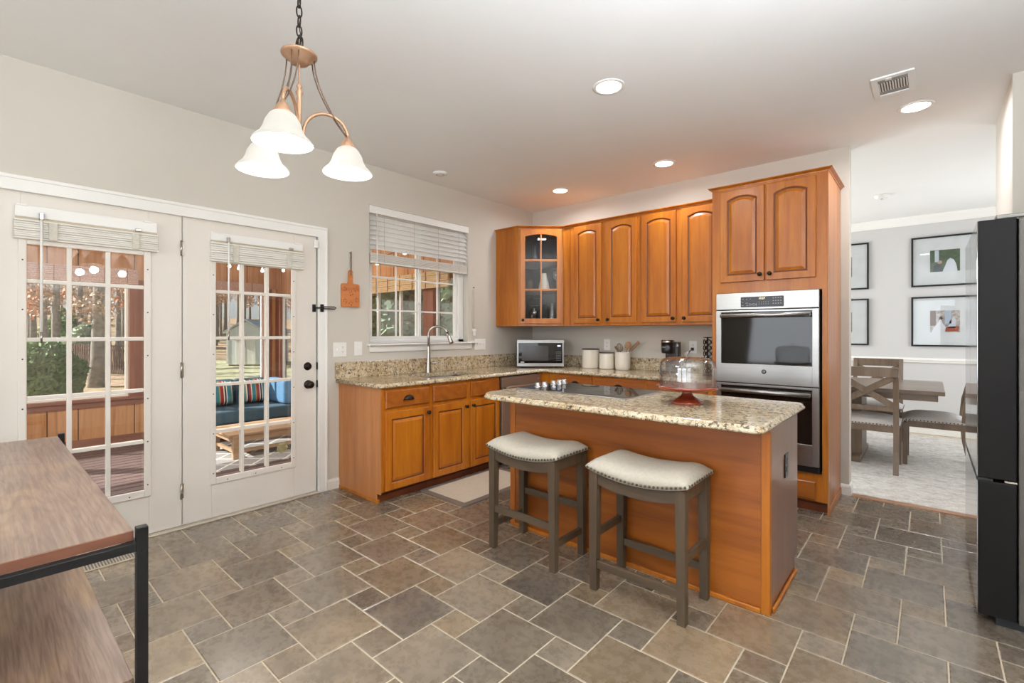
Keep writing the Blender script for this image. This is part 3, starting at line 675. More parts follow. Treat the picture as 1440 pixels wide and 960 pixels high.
for cyy, czz in ((-2.50, 1.64), (-2.40, 1.64), (-2.50, 1.54), (-2.39, 1.55), (-2.445, 1.60), (-2.45, 1.52)):
    for k in range(6):
        a = k*pi/3+rn.random(); l = .018+.012*rn.random(); p = (cyy+cos(a)*l*.3, czz+sin(a)*l*.3); q = (cyy+cos(a)*l, czz+sin(a)*l); s2 = (-sin(a)*.003, cos(a)*.003); m = ((p[0]+q[0])/2, (p[1]+q[1])/2)
        mb.prism([p, (m[0]+s2[0], m[1]+s2[1]), q, (m[0]-s2[0], m[1]-s2[1])], .0188, .0195, 'x')
mb.build('floral_marks', plain('burnt_marks', srgb(120, 52, 28), .6), t)

# ================================================================ CABINETS
def frame(O, U, N):
    O, U, N = Vector(O), Vector(U).normalized(), Vector(N).normalized()
    return lambda p: O + U*p.x + Vector((0,0,1))*p.z + N*p.y       # local x across, z up, y out of the face
def outline(x0, x1, z0, z1, rise, n=8):
    zs = z1-rise; pts = []
    for i in range(n): pts.append((x0+(x1-x0)*i/n, z0))
    for i in range(n): pts.append((x1, z0+(zs-z0)*i/n))
    m = 2*n
    if rise > 1e-6:
        c = (x1-x0)/2; r = (c*c+rise*rise)/(2*rise); xc, zc = (x0+x1)/2, z1-r; a = math.asin(min(1, c/r))
        for i in range(m): t = a-2*a*i/m; pts.append((xc+r*sin(t), zc+r*cos(t)))
    else:
        for i in range(m): pts.append((x1+(x0-x1)*i/m, z1))
    for i in range(n): pts.append((x0, zs+(z0-zs)*i/n))
    return pts
def panel_door(name, T, x0, x1, z0, z1, rise, parent, knob=None, st=.050, m='cherry', glass=False, th=.02):
    mb = MB(T); O = outline(x0, x1, z0, z1, 0); mk = lambda P, y: [(p[0], y, p[1]) for p in P]
    inset = lambda d, r: outline(x0+d, x1-d, z0+d, z1-d, r)
    r0 = rise
    L = [mk(O, 0), mk(O, th-.004), mk(inset(.004, 0), th), mk(inset(st, r0), th), mk(inset(st+.004, r0*.985), th-.005)]
    if not glass:
        L += [mk(inset(st+.010, r0*.96), th-.008), mk(inset(st+.014, r0*.95), th-.008), mk(inset(st+.034, r0*.85), th-.0005), mk(inset(st+.037, r0*.84), th)]
        mb.loops(L[:5], cap0=True, smooth=False); mb.mi = 1; mb.loops(L[4:7], smooth=False); mb.mi = 0; mb.loops(L[6:], cap1=True, smooth=False); bmesh.ops.remove_doubles(mb.bm, verts=mb.bm.verts[:], dist=1e-6)
    else:
        L += [mk(inset(st+.004, r0*.985), 0)]; mb.loops(L+[L[0]], smooth=False)
    d = mb.build('door' if name is None else name, [m, 'glaze'], parent)
    if knob:
        kb = MB(T); k3 = knob
        # round bronze knob
        prof = [(.0, .030), (.010, .029), (.0155, .024), (.016, .020), (.009, .015), (.006, .010), (.006, .004), (.011, .002), (.012, 0)]
        rows = [[(k3[0]+rr*cos(a), th+h, k3[1]+rr*sin(a)) for a in [2*pi*i/18 for i in range(18)]] for rr, h in [(max(r_, 1e-4), h_) for r_, h_ in prof]]
        kb.loops(rows, cap0=True); kb.build('knob', 'bronze', d)
    return d
def drawer_front(T, x0, x1, z0, z1, parent, cup=True, th=.02):
    mb = MB(T); O = [(x0,z0),(x1,z0),(x1,z1),(x0,z1)]; I = lambda d: [(x0+d,z0+d),(x1-d,z0+d),(x1-d,z1-d),(x0+d,z1-d)]; mk = lambda P, y: [(p[0], y, p[1]) for p in P]
    mb.loops([mk(O, 0), mk(O, th-.006), mk(I(.008), th)], cap0=True, cap1=True, smooth=False)
    d = mb.build('drawer', 'cherryx', parent)
    if cup:
        kb = MB(T); xc, zc = (x0+x1)/2, (z0+z1)/2-.012; L = []
        for i in range(9):
            a = pi/2*i/8          # from rim against the drawer up over the dome
            L.append([(xc+.047*cos(a)*cos(b), th+.001+.026*sin(a), zc+.034*cos(a)*sin(b)) for b in [pi*k/16 for k in range(17)]])
        kb.loops(L, closed_u=False)
        kb.prism([(xc-.052, zc-.004), (xc+.052, zc-.004), (xc+.050, zc+.003), (xc-.050, zc+.003)], th, th+.003, 'y')
        o = kb.build('cup_pull', 'bronze', d); md = o.modifiers.new('thick', 'SOLIDIFY'); md.thickness = .0025
    return d
CT, CB = .895, .862       # counter top and underside
TLF = frame((.61, 0, 0), (0, 1, 0), (1, 0, 0))       # left run: local x = world y
TBF = frame((0, -.61, 0), (1, 0, 0), (0, -1, 0))      # back run: local x = world x
# --- left run, unit with a drawer, next to the doors
t = thing('base_cabinet', 'cherry base cabinet with a cup-pull drawer at the patio-door end of the run', 'cabinet', (.305, -2.315, 0), 'base cabinets')
mb = MB(); mb.box(.02, .61, -2.540, -2.083, .085, CB-.001); mb.build('carcass', 'cherry', t)
mb = MB(); mb.prism([(.002, 0), (.560, 0), (.560, .070), (.611, .070), (.611, CB-.001), (.002, CB-.001)], -2.546, -2.540, 'y'); mb.build('end_panel', 'cherrylight', t)
mb = MB(); mb.box(.002, .572, -2.5515, -2.5465, 0, .026, .002); mb.box(.5605, .572, -2.5460, -2.530, 0, .026, .002); mb.build('shoe_moulding', 'cherry', t)
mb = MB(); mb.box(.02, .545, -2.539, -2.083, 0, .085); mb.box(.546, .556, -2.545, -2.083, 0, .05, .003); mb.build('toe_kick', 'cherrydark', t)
drawer_front(TLF, -2.513, -2.104, .708, .838, t); panel_door('door', TLF, -2.513, -2.104, .092, .676, 0, t, (-2.121, .636))
# --- sink base
t = thing('sink_base_cabinet', 'cherry sink cabinet with two false drawer fronts and two doors', 'cabinet', (.305, -1.667, 0), 'base cabinets')
mb = MB(); mb.box(.02, .61, -2.081, -1.256, .085, .66); mb.box(.58, .61, -2.081, -1.256, .66, CB-.001); mb.box(.02, .04, -2.081, -1.256, .66, CB-.001); mb.build('carcass', 'cherry', t)
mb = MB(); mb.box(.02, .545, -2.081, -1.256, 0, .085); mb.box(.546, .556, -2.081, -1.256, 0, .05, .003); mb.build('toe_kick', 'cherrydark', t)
for y0, y1, k in ((-2.060, -1.687, -1.703), (-1.637, -1.268, -1.620)):
    drawer_front(TLF, y0, y1, .690 if 0 else .706, .838, t, cup=False); panel_door('door', TLF, y0, y1, .090, .676, 0, t, (k, .634))
# --- dishwasher
t = thing('dishwasher', 'slate-toned steel dishwasher with a bar handle under the counter', 'dishwasher', (.31, -.925, 0))
mb = MB(); mb.box(.05, .60, -1.250, -.650, .10, CB-.004); mb.build('tub', 'blackpl', t)
mb = MB(); mb.box(.60, .632, -1.236, -.652, .105, .745, .004); mb.build('door_panel', 'slate', t)
mb = MB(); mb.box(.60, .632, -1.236, -.652, .752, .850, .004); mb.build('control_strip', 'slate', t)
mb = MB(); mb.tube([(.632, -1.195, .735), (.662, -1.195, .750), (.664, -1.18, .752), (.664, -.72, .752), (.662, -.700, .750), (.632, -.700, .735)], .0115, 10); mb.build('bar_handle', 'slate', t)
mb = MB(); mb.box(.05, .55, -1.250, -.650, 0, .098); mb.build('kick_plate', 'blackpl', t)
mb = MB(); mb.box(.6325, .6330, -.70, -.675, .80, .806); mb.build('indicator', 'ltmark', t)
# --- corner filler and back run
t = thing('corner_base_cabinet', 'cherry corner base cabinet behind the dishwasher under the microwave', 'cabinet', (.42, -.30, 0), 'base cabinets')
mb = MB(); mb.box(.02, .84, -.61, -.01, .085, CB-.001); mb.box(.56, .61, -.646, -.61, .085, CB-.001); mb.build('carcass', 'cherry', t)
mb = MB(); mb.box(.02, .84, -.545, -.01, 0, .085); mb.build('toe_kick', 'cherrydark', t)
def back_unit(x0, x1, fx0, fx1, label, split=False, cup=True):
    t = thing('base_cabinet', label, 'cabinet', ((x0+x1)/2, -.305, 0), 'base cabinets')
    mb = MB(); mb.box(x0, x1, -.61, -.01, .085, CB-.001); mb.build('carcass', 'cherry', t)
    mb = MB(); mb.box(x0, x1, -.545, -.01, 0, .085); mb.box(x0, x1, -.556, -.546, 0, .05, .003); mb.build('toe_kick', 'cherrydark', t)
    drawer_front(TBF, fx0, fx1, .712, .842, t, cup=cup)
    if split:
        xm = (fx0+fx1)/2
        panel_door('door', TBF, fx0, xm-.003, .092, .676, 0, t, (xm-.03, .636)); panel_door('door', TBF, xm+.003, fx1, .092, .676, 0, t, (xm+.03, .636))
    else: panel_door('door', TBF, fx0, fx1, .092, .676, 0, t, (fx0+.025, .636))
back_unit(.842, 1.248, .862, 1.230, 'cherry base cabinet below the microwave, its drawer with a dark cup pull')
back_unit(1.250, 1.782, 1.268, 1.766, 'wide cherry base cabinet below the canisters and crock', split=True)
back_unit(1.784, 2.348, 1.798, 2.318, 'cherry base cabinet below the coffee maker beside the oven tower', split=True, cup=False)

# --- granite counter with an undermount sink cut-out
t = thing('granite_countertop', 'L-shaped speckled beige granite countertop with a backsplash', 'countertop', (.3, -.3, CB))
SY0, SY1, SX0, SX1 = -2.015, -1.395, .155, .535
mb = MB()
P = [(.004, -2.578), (.560, -2.578), (.612, -2.570), (.640, -2.545), (.648, -2.50), (.648, -.648), (2.348, -.648), (2.348, -.003), (.004, -.003)]
hole = rrect(SX0, SX1, SY0, SY1, .05, 4)
def rimloops(off, z): # eased front edge by offsetting the outline inwards
    c = [(.3, -1.5)]
    out = []
    for (x, y) in P:
        nx = x-off if x > .05 and x < 2.3 else x; ny = y
        if y < -2.5: ny = y+off
        if abs(y+.648) < 1e-6: ny = y+off
        if abs(x-.648) < 1e-6 and abs(y+.648) < 1e-6: nx, ny = x-off, y+off
        out.append((nx, ny, z))
    return out
loops_ = [rimloops(.010, CB), rimloops(.002, CB+.004), rimloops(0, CB+.014), rimloops(.003, CT-.008), rimloops(.008, CT-.002), rimloops(.013, CT)]
rows = mb.loops(loops_, smooth=True)
hv = [mb.v((x, y, CT)) for x, y in hole]; hb = [mb.v((x, y, CB)) for x, y in hole]
for i in range(len(hv)): mb.f([hv[i], hv[(i+1) % len(hv)], hb[(i+1) % len(hv)], hb[i]])
for ring, hr in ((rows[-1], hv), (rows[0], hb)):
    es = []
    for lst in (ring, hr):
        for i in range(len(lst)):
            e = mb.bm.edges.get((lst[i], lst[(i+1) % len(lst)])) or mb.bm.edges.new((lst[i], lst[(i+1) % len(lst)])); es.append(e)
    bmesh.ops.triangle_fill(mb.bm, use_beauty=True, edges=es)
mb.build('slab', 'granite', t)
mb = MB(); mb.box(.0015, .021, -2.580, -.0015, CT+.0003, 1.030, .002); mb.build('backsplash', 'granite', t)
mb = MB(); mb.box(.0215, 2.347, -.021, -.0015, CT+.0003, 1.016, .002); mb.build('backsplash', 'granite', t)
# --- sink
t = thing('kitchen_sink', 'undermount stainless steel sink below the faucet', 'sink', (.345, -1.705, .68))
mb = MB(); n = 4
L = [[(x, y, CB-.0005) for x, y in rrect(SX0-.012, SX1+.012, SY0-.012, SY1+.012, .06, n)], [(x, y, CB-.001) for x, y in rrect(SX0-.002, SX1+.002, SY0-.002, SY1+.002, .052, n)],
     [(x, y, .70) for x, y in rrect(SX0+.012, SX1-.012, SY0+.012, SY1-.012, .055, n)], [(x, y, .682) for x, y in rrect(SX0+.04, SX1-.04, SY0+.04, SY1-.04, .05, n)]]
mb.loops(L, cap1=True); o = mb.build('basin', 'sinksteel', t)
mb = MB(); mb.lathe((.345, -1.70, .682), [(.045, 0), (.045, .003), (.035, .002), (.0, .001)], 20); mb.build('drain', 'chrome', t)
# --- faucet
t = thing('kitchen_faucet', 'tall brushed nickel gooseneck faucet behind the sink', 'faucet', (.098, -1.70, CT))
mb = MB(); mb.lathe((.100, -1.690, CT), [(0, .004), (.032, .004), (.032, 0), (.0, 0)], 24); mb.lathe((.100, -1.690, CT), [(.028, .004), (.025, .05), (.019, .12), (.0150, .20), (.0135, .25)], 20); mb.build('body', 'nickel', t)
d = Vector((.89, .456, 0)); P0 = Vector((.100, -1.690, 0)); pts = [P0+Vector((0,0,1.14)), P0+Vector((0,0,1.24))]
for k in range(11):
    a = pi-pi*k/10*.93; pts.append(P0+d*(.098+.098*cos(a))+Vector((0,0,1.245+.088*sin(a))))
mb = MB(); mb.tube(pts, .0125, 12); mb.build('gooseneck', 'nickel', t)
e = pts[-1]; dirn = (pts[-1]-pts[-2]).normalized()
mb = MB(); mb.tube([e-dirn*.004, e+dirn*.03, e+dirn*.075, e+dirn*.10, e+dirn*.102], [.0135, .0155, .019, .0215, .017], 16); sp = mb.build('spray_head', 'nickel', t)
mb = MB(); mb.bar(e+dirn*.045+d*.016, e+dirn*.080+d*.019, .012, .006, up=d, bev=.002); mb.build('spray_button', 'blackpl', sp)
mb = MB(); mb.tube([(.118, -1.672, .985), (.128, -1.66, .988), (.155, -1.632, .994), (.178, -1.61, .998)], [.011, .008, .006, .0065], 10); mb.build('lever', 'nickel', t)
mb = MB(); mb.lathe((.10, -1.47, CT), [(0, .004), (.022, .004), (.022, .0), (0, 0)], 18)
tag(mb.build('sink_hole_cover', 'nickel'), 'small round nickel hole cover on the granite right of the faucet', 'hole cover')

# ---------------------------------------------------------------- wall cabinets
UZ0, UZ1 = 1.345, 2.396
def crown_run(mb, pts, z, out=.026, h=.026):
    # pts: front edge line (x, y) left to right with the room on the right-hand side of travel reversed; simple mitred strip
    n = len(pts); offs = []
    for i in range(n):
        ds = []
        if i > 0: ds.append((Vector(pts[i])-Vector(pts[i-1])).normalized())
        if i < n-1: ds.append((Vector(pts[i+1])-Vector(pts[i])).normalized())
        ns = [Vector((d.y, -d.x)) for d in ds]
        if len(ns) == 2:
            m = (ns[0]+ns[1]).normalized(); m = m/max(.3, m.dot(ns[0]))
        else: m = ns[0]
        offs.append(m)
    L = []
    for o, dz in ((-.015, 0), (.004, 0), (.006, .008), (out*.6, .014), (out, .020), (out, h), (-.015, h)):
        L.append([(p[0]+m.x*o, p[1]+m.y*o, z+dz) for p, m in zip(pts, offs)])
    mb.loops(L+[L[0]], closed_u=False, smooth=False)
    for k in (0, n-1): mb.f([mb.v(l[k]) for l in L])
# corner cabinet with a glass door
A0, A1, A2, A3 = (.003, -.655), (.338, -.655), (.690, -.330), (.690, -.003)
t = thing('corner_wall_cabinet', 'cherry corner wall cabinet with an arched six-pane glass door', 'cabinet', (.3, -.3, UZ0), 'wall cabinets')
mb = MB(); mb.prism([(.003, -.003), A0, A1, A2, A3], UZ0, UZ0+.018); mb.build('bottom_panel', 'cherry', t)
mb = MB(); mb.prism([(.003, -.003), A0, A1, A2, A3], UZ1-.018, UZ1); mb.build('top_panel', 'cherry', t)
mb = MB(); mb.box(.003, .338, -.655, -.640, UZ0+.018, UZ1-.018); mb.build('side_panel', 'cherrylight' if 0 else 'cherry', t)
mb = MB(); mb.box(.676, .690, -.330, -.003, UZ0+.018, UZ1-.018); mb.box(.003, .012, -.640, -.003, UZ0+.018, UZ1-.018); mb.box(.012, .676, -.012, -.003, UZ0+.018, UZ1-.018); mb.build('back_panel', plain('cabinet_interior', srgb(64, 42, 28), .7), t)
U = (Vector(A2)-Vector(A1)); Ln = U.length; U3 = Vector((U.x, U.y, 0)).normalized(); N3 = Vector((U3.y, -U3.x, 0))
TD = frame((A1[0], A1[1], 0), U3, N3)
mb = MB(TD); s_ = .028
mb.box(0, s_, -.018, 0, UZ0+.018, UZ1-.018); mb.box(Ln-s_, Ln, -.018, 0, UZ0+.018, UZ1-.018); mb.box(s_, Ln-s_, -.018, 0, UZ0+.018, UZ0+.05); mb.box(s_, Ln-s_, -.018, 0, UZ1-.05, UZ1-.018); mb.build('face_frame', 'cherry', t)
dx0, dx1, dz0, dz1 = .014, Ln-.014, 1.370, 2.386
d = panel_door('glass_door', TD, dx0, dx1, dz0, dz1, .026, t, (dx0+.03, dz0+.04), st=.052, glass=True)
mb = MB(TD); mb.box(dx0+.045, dx1-.045, .006, .009, dz0+.045, dz1-.045); mb.build('glass_pane', 'cabglass', d)
mb = MB(TD); xc = (dx0+dx1)/2; mb.box(xc-.008, xc+.008, .0095, .019, dz0+.05, dz1-.05, .002)
for z in (1.735, 2.052): mb.box(dx0+.05, dx1-.05, .0098, .0185, z-.011, z+.011, .002)
mb.build('muntins', 'cherrylight', d)
for z in (1.735, 2.052):
    mb = MB(); mb.prism([(.013, -.013), (.013, -.638), (.322, -.638), (.674, -.315), (.674, -.013)], z-.009, z+.009); mb.build('shelf', 'cherrylight', t)
mb = MB(); crown_run(mb, [(.003, -.655), A1, A2, (.690, -.330)], UZ1); mb.build('crown_moulding', 'cherrydark' if 0 else 'cherry', t)
# double-door wall cabinets
def wall_cab(x0, x1, label, d0, d1, d2, d3, filler=0):
    t = thing('wall_cabinet', label, 'cabinet', ((x0+x1)/2, -.165, UZ0), 'wall cabinets')
    mb = MB(); mb.box(x0, x1, -.330, -.003, UZ0, UZ1); mb.build('carcass', 'cherry', t)
    if filler: mb = MB(); mb.box(x0+.088, x0+.092, -.3325, -.330, UZ0+.01, UZ1-.01); mb.build('filler_groove', 'cherrydark', t)
    F = frame((0, -.330, 0), (1,0,0), (0,-1,0))
    panel_door('door', F, d0, d1, 1.370, 2.386, .029, t, (d1-.024, 1.405)); panel_door('door', F, d2, d3, 1.370, 2.386, .029, t, (d2+.024, 1.405))
    mb = MB(); crown_run(mb, [(x0, -.330), (x1, -.330)], UZ1); mb.build('crown_moulding', 'cherry', t)
wall_cab(.694, 1.580, 'cherry wall cabinet with two arched doors beside the glass corner cabinet', .839, 1.166, 1.229, 1.558, 1)
wall_cab(1.581, 2.348, 'cherry wall cabinet with two arched doors against the oven tower', 1.606, 1.944, 1.998, 2.318)

# ---------------------------------------------------------------- oven tower
t = thing('oven_tower_cabinet', 'tall cherry cabinet housing the steel double wall oven', 'cabinet', (2.739, -.305, 0))
mb = MB(); x0, x1 = 2.350, 3.128
mb.box(x0, x1, -.61, -.003, .085, .280); mb.box(x0, x1, -.61, -.003, 1.584, 2.404); mb.box(x0, x0+.03, -.61, -.003, .280, 1.584); mb.box(x1-.03, x1, -.61, -.003, .280, 1.584); mb.box(x0+.03, x1-.03, -.03, -.003, .280, 1.584)
mb.build('carcass', 'cherry', t)
mb = MB(); mb.box(x1, x1+.0065, -.606, -.003, .0, 2.404, .001); mb.box(x1+.0066, x1+.014, -.604, -.003, 0, .055, .003); mb.build('side_panel', 'cherrylight', t)
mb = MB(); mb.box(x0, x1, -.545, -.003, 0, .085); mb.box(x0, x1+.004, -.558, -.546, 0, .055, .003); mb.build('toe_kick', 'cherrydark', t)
F = frame((0, -.61, 0), (1,0,0), (0,-1,0))
panel_door('door', F, 2.416, 2.733, 1.668, 2.386, .029, t, (2.706, 1.715)); panel_door('door', F, 2.745, 3.062, 1.668, 2.386, .029, t, (2.772, 1.715))
drawer_front(F, 2.42, 3.060, .098, .225, t, cup=False)
mb = MB(); crown_run(mb, [(2.350, -.003), (2.350, -.61), (x1+.006, -.61), (x1+.006, -.003)], 2.404); mb.build('crown_moulding', 'cherry', t)
# ---------------------------------------------------------------- double wall oven
t = thing('double_wall_oven', 'stainless steel double wall oven built into the cherry tower', 'oven', (2.739, -.35, .284))
ox0, ox1 = 2.392, 3.086
mb = MB(); mb.box(ox0, ox1, -.600, -.05, .286, 1.580); mb.box(ox0-.002, ox1+.002, -.628, -.6105, .286, 1.581, .002); mb.build('oven_body', 'black', t)
mb = MB(); mb.box(ox0, ox1, -.648, -.628, 1.453, 1.580, .003); cp = mb.build('control_panel', 'steel', t)
mb = MB(); mb.prism(rrect(2.575, 2.868, 1.468, 1.547, .006), -.6505, -.6475, 'y'); kp = mb.build('keypad', plain('keypad_charcoal', srgb(48, 48, 52), .35), cp)
mb = MB(); text_into(mb, '10:27', .020, lambda c: (2.722+c.x, -.6508, 1.532+c.y)); mb.build('clock', 'display', kp)
mb = MB(); rn = random.Random(2)
for k in range(4):
    for r_ in range(3):
        x, z = 2.795+k*.0165, 1.532-r_*.020; mb.box(x, x+.009, -.6511, -.6507, z-.003, z+.003)
for k in range(5):
    for r_ in range(2): x, z = 2.702+k*.0155, 1.505-r_*.015; mb.box(x, x+.004, -.6511, -.6507, z-.003, z+.003)
for x, z, w_ in ((2.585, 1.53, .012), (2.612, 1.528, .01), (2.64, 1.53, .008), (2.585, 1.505, .008), (2.61, 1.50, .018), (2.585, 1.482, .012), (2.615, 1.483, .014)): mb.box(x, x+w_, -.6511, -.6507, z-.002, z+.002)
mb.build('key_markings', 'greymark', kp)
mb = MB(); text_into(mb, '3 4 5 6', .026, lambda c: (2.662+c.x*.7, -.6509, 1.487+c.y)); mb.build('key_numerals', 'ltmark', kp)
def oven_door(z0, z1, wz0, wz1, hz, label):
    mb = MB(); y0, y1 = -.652, -.6285; wx0, wx1 = 2.432, 3.043
    mb.box(ox0, wx0, y0, y1, z0, z1, .003); mb.box(wx1, ox1, y0, y1, z0, z1, .003); mb.box(wx0-.003, wx1+.003, y0, y1, z0, wz0, .003); mb.box(wx0-.003, wx1+.003, y0, y1, wz1, z1, .003)
    d = mb.build('oven_door', 'steel', t)
    mb = MB(); mb.box(wx0, wx1, y0+.004, y1-.002, wz0, wz1); mb.build('window', 'ovenglass', d)
    mb = MB(); mb.tube([(wx0+.006, -.690, hz), (wx1-.006, -.690, hz)], .0165, 16); mb.box(wx0+.004, wx0+.022, -.690, y0+.002, hz-.011, hz+.011, .003); mb.box(wx1-.022, wx1-.004, -.690, y0+.002, hz-.011, hz+.011, .003); mb.build('handle', 'steel', d)
    return d
d = oven_door(.892, 1.447, 1.038, 1.432, 1.405, '')
mb = MB(); mb.lathe((2.737, -.6522, .985), [(0, -.004), (.014, -.004), (.0165, -.002), (.0165, 0)], 24, 'y'); bd = mb.build('round_badge', plain('badge_grey', srgb(88, 84, 80), .3, .8), d)
mb = MB(); text_into(mb, 'GE', .016, lambda c: (2.737+c.x, -.6566, .985+c.y)); mb.build('badge_letters', 'ltmark', bd)
oven_door(.334, .886, .485, .868, .835, '')
mb = MB(); mb.box(ox0+.004, ox1-.006, -.640, -.6285, .288, .330, .002); mb.build('vent_strip', 'blackpl', t)

# ================================================================ ISLAND
IX0, IX1, IY0, IY1 = 1.562, 3.121, -2.165, -1.572
t = thing('kitchen_island', 'cherry kitchen island with a plain panelled seating side', 'island', (2.34, -1.87, 0))
mb = MB(); mb.box(IX0+.004, IX1-.004, IY0+.004, IY1, .088, CB-.001); mb.box(IX0+.004, IX1-.004, IY0+.004, IY1-.07, 0, .088); mb.build('carcass', 'cherry', t)
mb = MB(); mb.box(IX0+.04, IX1-.032, IY0-.003, IY0+.004, .0, CB-.001); mb.build('back_panel', 'cherryx', t)
mb = MB(); mb.box(IX0, IX0+.042, IY0-.008, IY0+.03, 0, CB-.001, .002); mb.build('corner_stile', 'cherry', t)
mb = MB(); mb.box(IX1-.034, IX1+.002, IY0-.008, IY0+.03, 0, CB-.001, .002); mb.build('corner_stile', 'cherry', t)
mb = MB(); mb.box(IX1-.004, IX1, IY0+.030, IY1, .088, CB-.001); mb.box(IX1-.004, IX1, IY0+.03, IY1-.07, 0, .088); mb.build('end_panel', 'cherrydark' if 0 else wood('island_end', srgb(104, 58, 40), srgb(126, 76, 54), srgb(146, 94, 70), rough=.3, coat=.4), t)
mb = MB(); mb.box(IX0, IX0+.004, IY0+.030, IY1, .088, CB-.001); mb.build('end_panel', 'cherry', t)
mb = MB(); mb.box(IX0+.043, IX1-.035, IY0-.016, IY0-.0035, 0, .024, .005); mb.box(IX1+.0005, IX1+.014, IY0+.032, IY1-.07, 0, .024, .005); mb.build('shoe_moulding', 'cherry', t)
TI = frame((0, IY1, 0), (1,0,0), (0,1,0))
for k in range(3):
    a = IX0+.02+k*.515; drawer_front(TI, a, a+.49, .708, .838, t, cup=False, th=.018); panel_door('door', TI, a, a+.49, .096, .676, 0, t, (a+.03, .63), th=.018)
t = thing('island_countertop', 'speckled beige granite top of the island with rounded ogee edge', 'countertop', (2.33, -2.0, CB))
mb = MB(); X0, X1, Y0, Y1 = 1.500, 3.158, -2.442, -1.535
def rr(o, z):
    pts = arc((X1-.05, Y0+.05), .05-o, -pi/2, 0, 6)+arc((X1-.035, Y1-.035), .035-o, 0, pi/2, 6)+arc((X0+.06, Y1-.06), .06-o, pi/2, pi, 6)+arc((X0+.14, Y0+.14), .14-o, pi, 1.5*pi, 8)
    return [(x, y, z) for x, y in pts]
mb.loops([rr(.012, CB), rr(.003, CB+.003), rr(.0, CB+.010), rr(.003, CB+.017), rr(.008, CB+.019), rr(.0085, CT-.009), rr(.012, CT-.003), rr(.018, CT)], cap0=True, cap1=True)
mb.build('slab', 'granite', t)
plate('wall_outlet', 'dark brown outlet on the end panel of the island', 'outlet', (lambda p: (IX1+.0002+p[2], -1.842+p[0], .613+p[1])), .076, .118, 'o', 1, pm='blackpl')
# cooktop
t = thing('electric_cooktop', 'black glass electric cooktop set into the island granite', 'cooktop', (1.96, -1.85, CT))
cx0, cx1, cy0, cy1 = 1.550, 2.372, -2.105, -1.600
mb = MB(); mb.prism(rrect(cx0+.004, cx1-.004, cy0+.004, cy1-.004, .006), CT+.0004, CT+.0066); mb.build('glass_top', 'glassblack', t)
mb = MB(); L = [[(x, y, z) for x, y in rrect(cx0+o, cx1-o, cy0+o, cy1-o, .008)] for o, z in ((0, CT+.0002), (0, CT+.006), (.003, CT+.0072), (.009, CT+.0072))]; mb.loops(L, smooth=False); mb.build('steel_trim', 'steel', t)
for bx, by, br in ((2.14, -1.98, .09), (2.14, -1.73, .075), (1.86, -1.98, .075), (1.86, -1.73, .10)):
    mb = MB(); mb.lathe((bx, by, CT+.0068), [(br, 0), (br+.0025, .0002), (br+.004, 0)], 40); mb.build('burner_ring', plain('burner_mark', srgb(60, 58, 56), .2), t)
for kx, ky in ((1.638, -1.975), (1.652, -1.915), (1.645, -1.800), (1.650, -1.735), (1.645, -1.670)):
    mb = MB(); mb.lathe((kx, ky, CT+.0068), [(.024, 0), (.024, .004), (.019, .007), (.019, .026), (.016, .031), (0, .032)], 24); mb.bar((kx-.018, ky, CT+.034), (kx+.018, ky, CT+.034), .007, .012, bev=.002); mb.build('control_knob', 'chrome', t)
mb = MB(); mb.box(1.705, 1.730, -1.90, -1.885, CT+.0067, CT+.0071); mb.build('blue_mark', 'blueled', t)  # small glowing blue mark on the glass

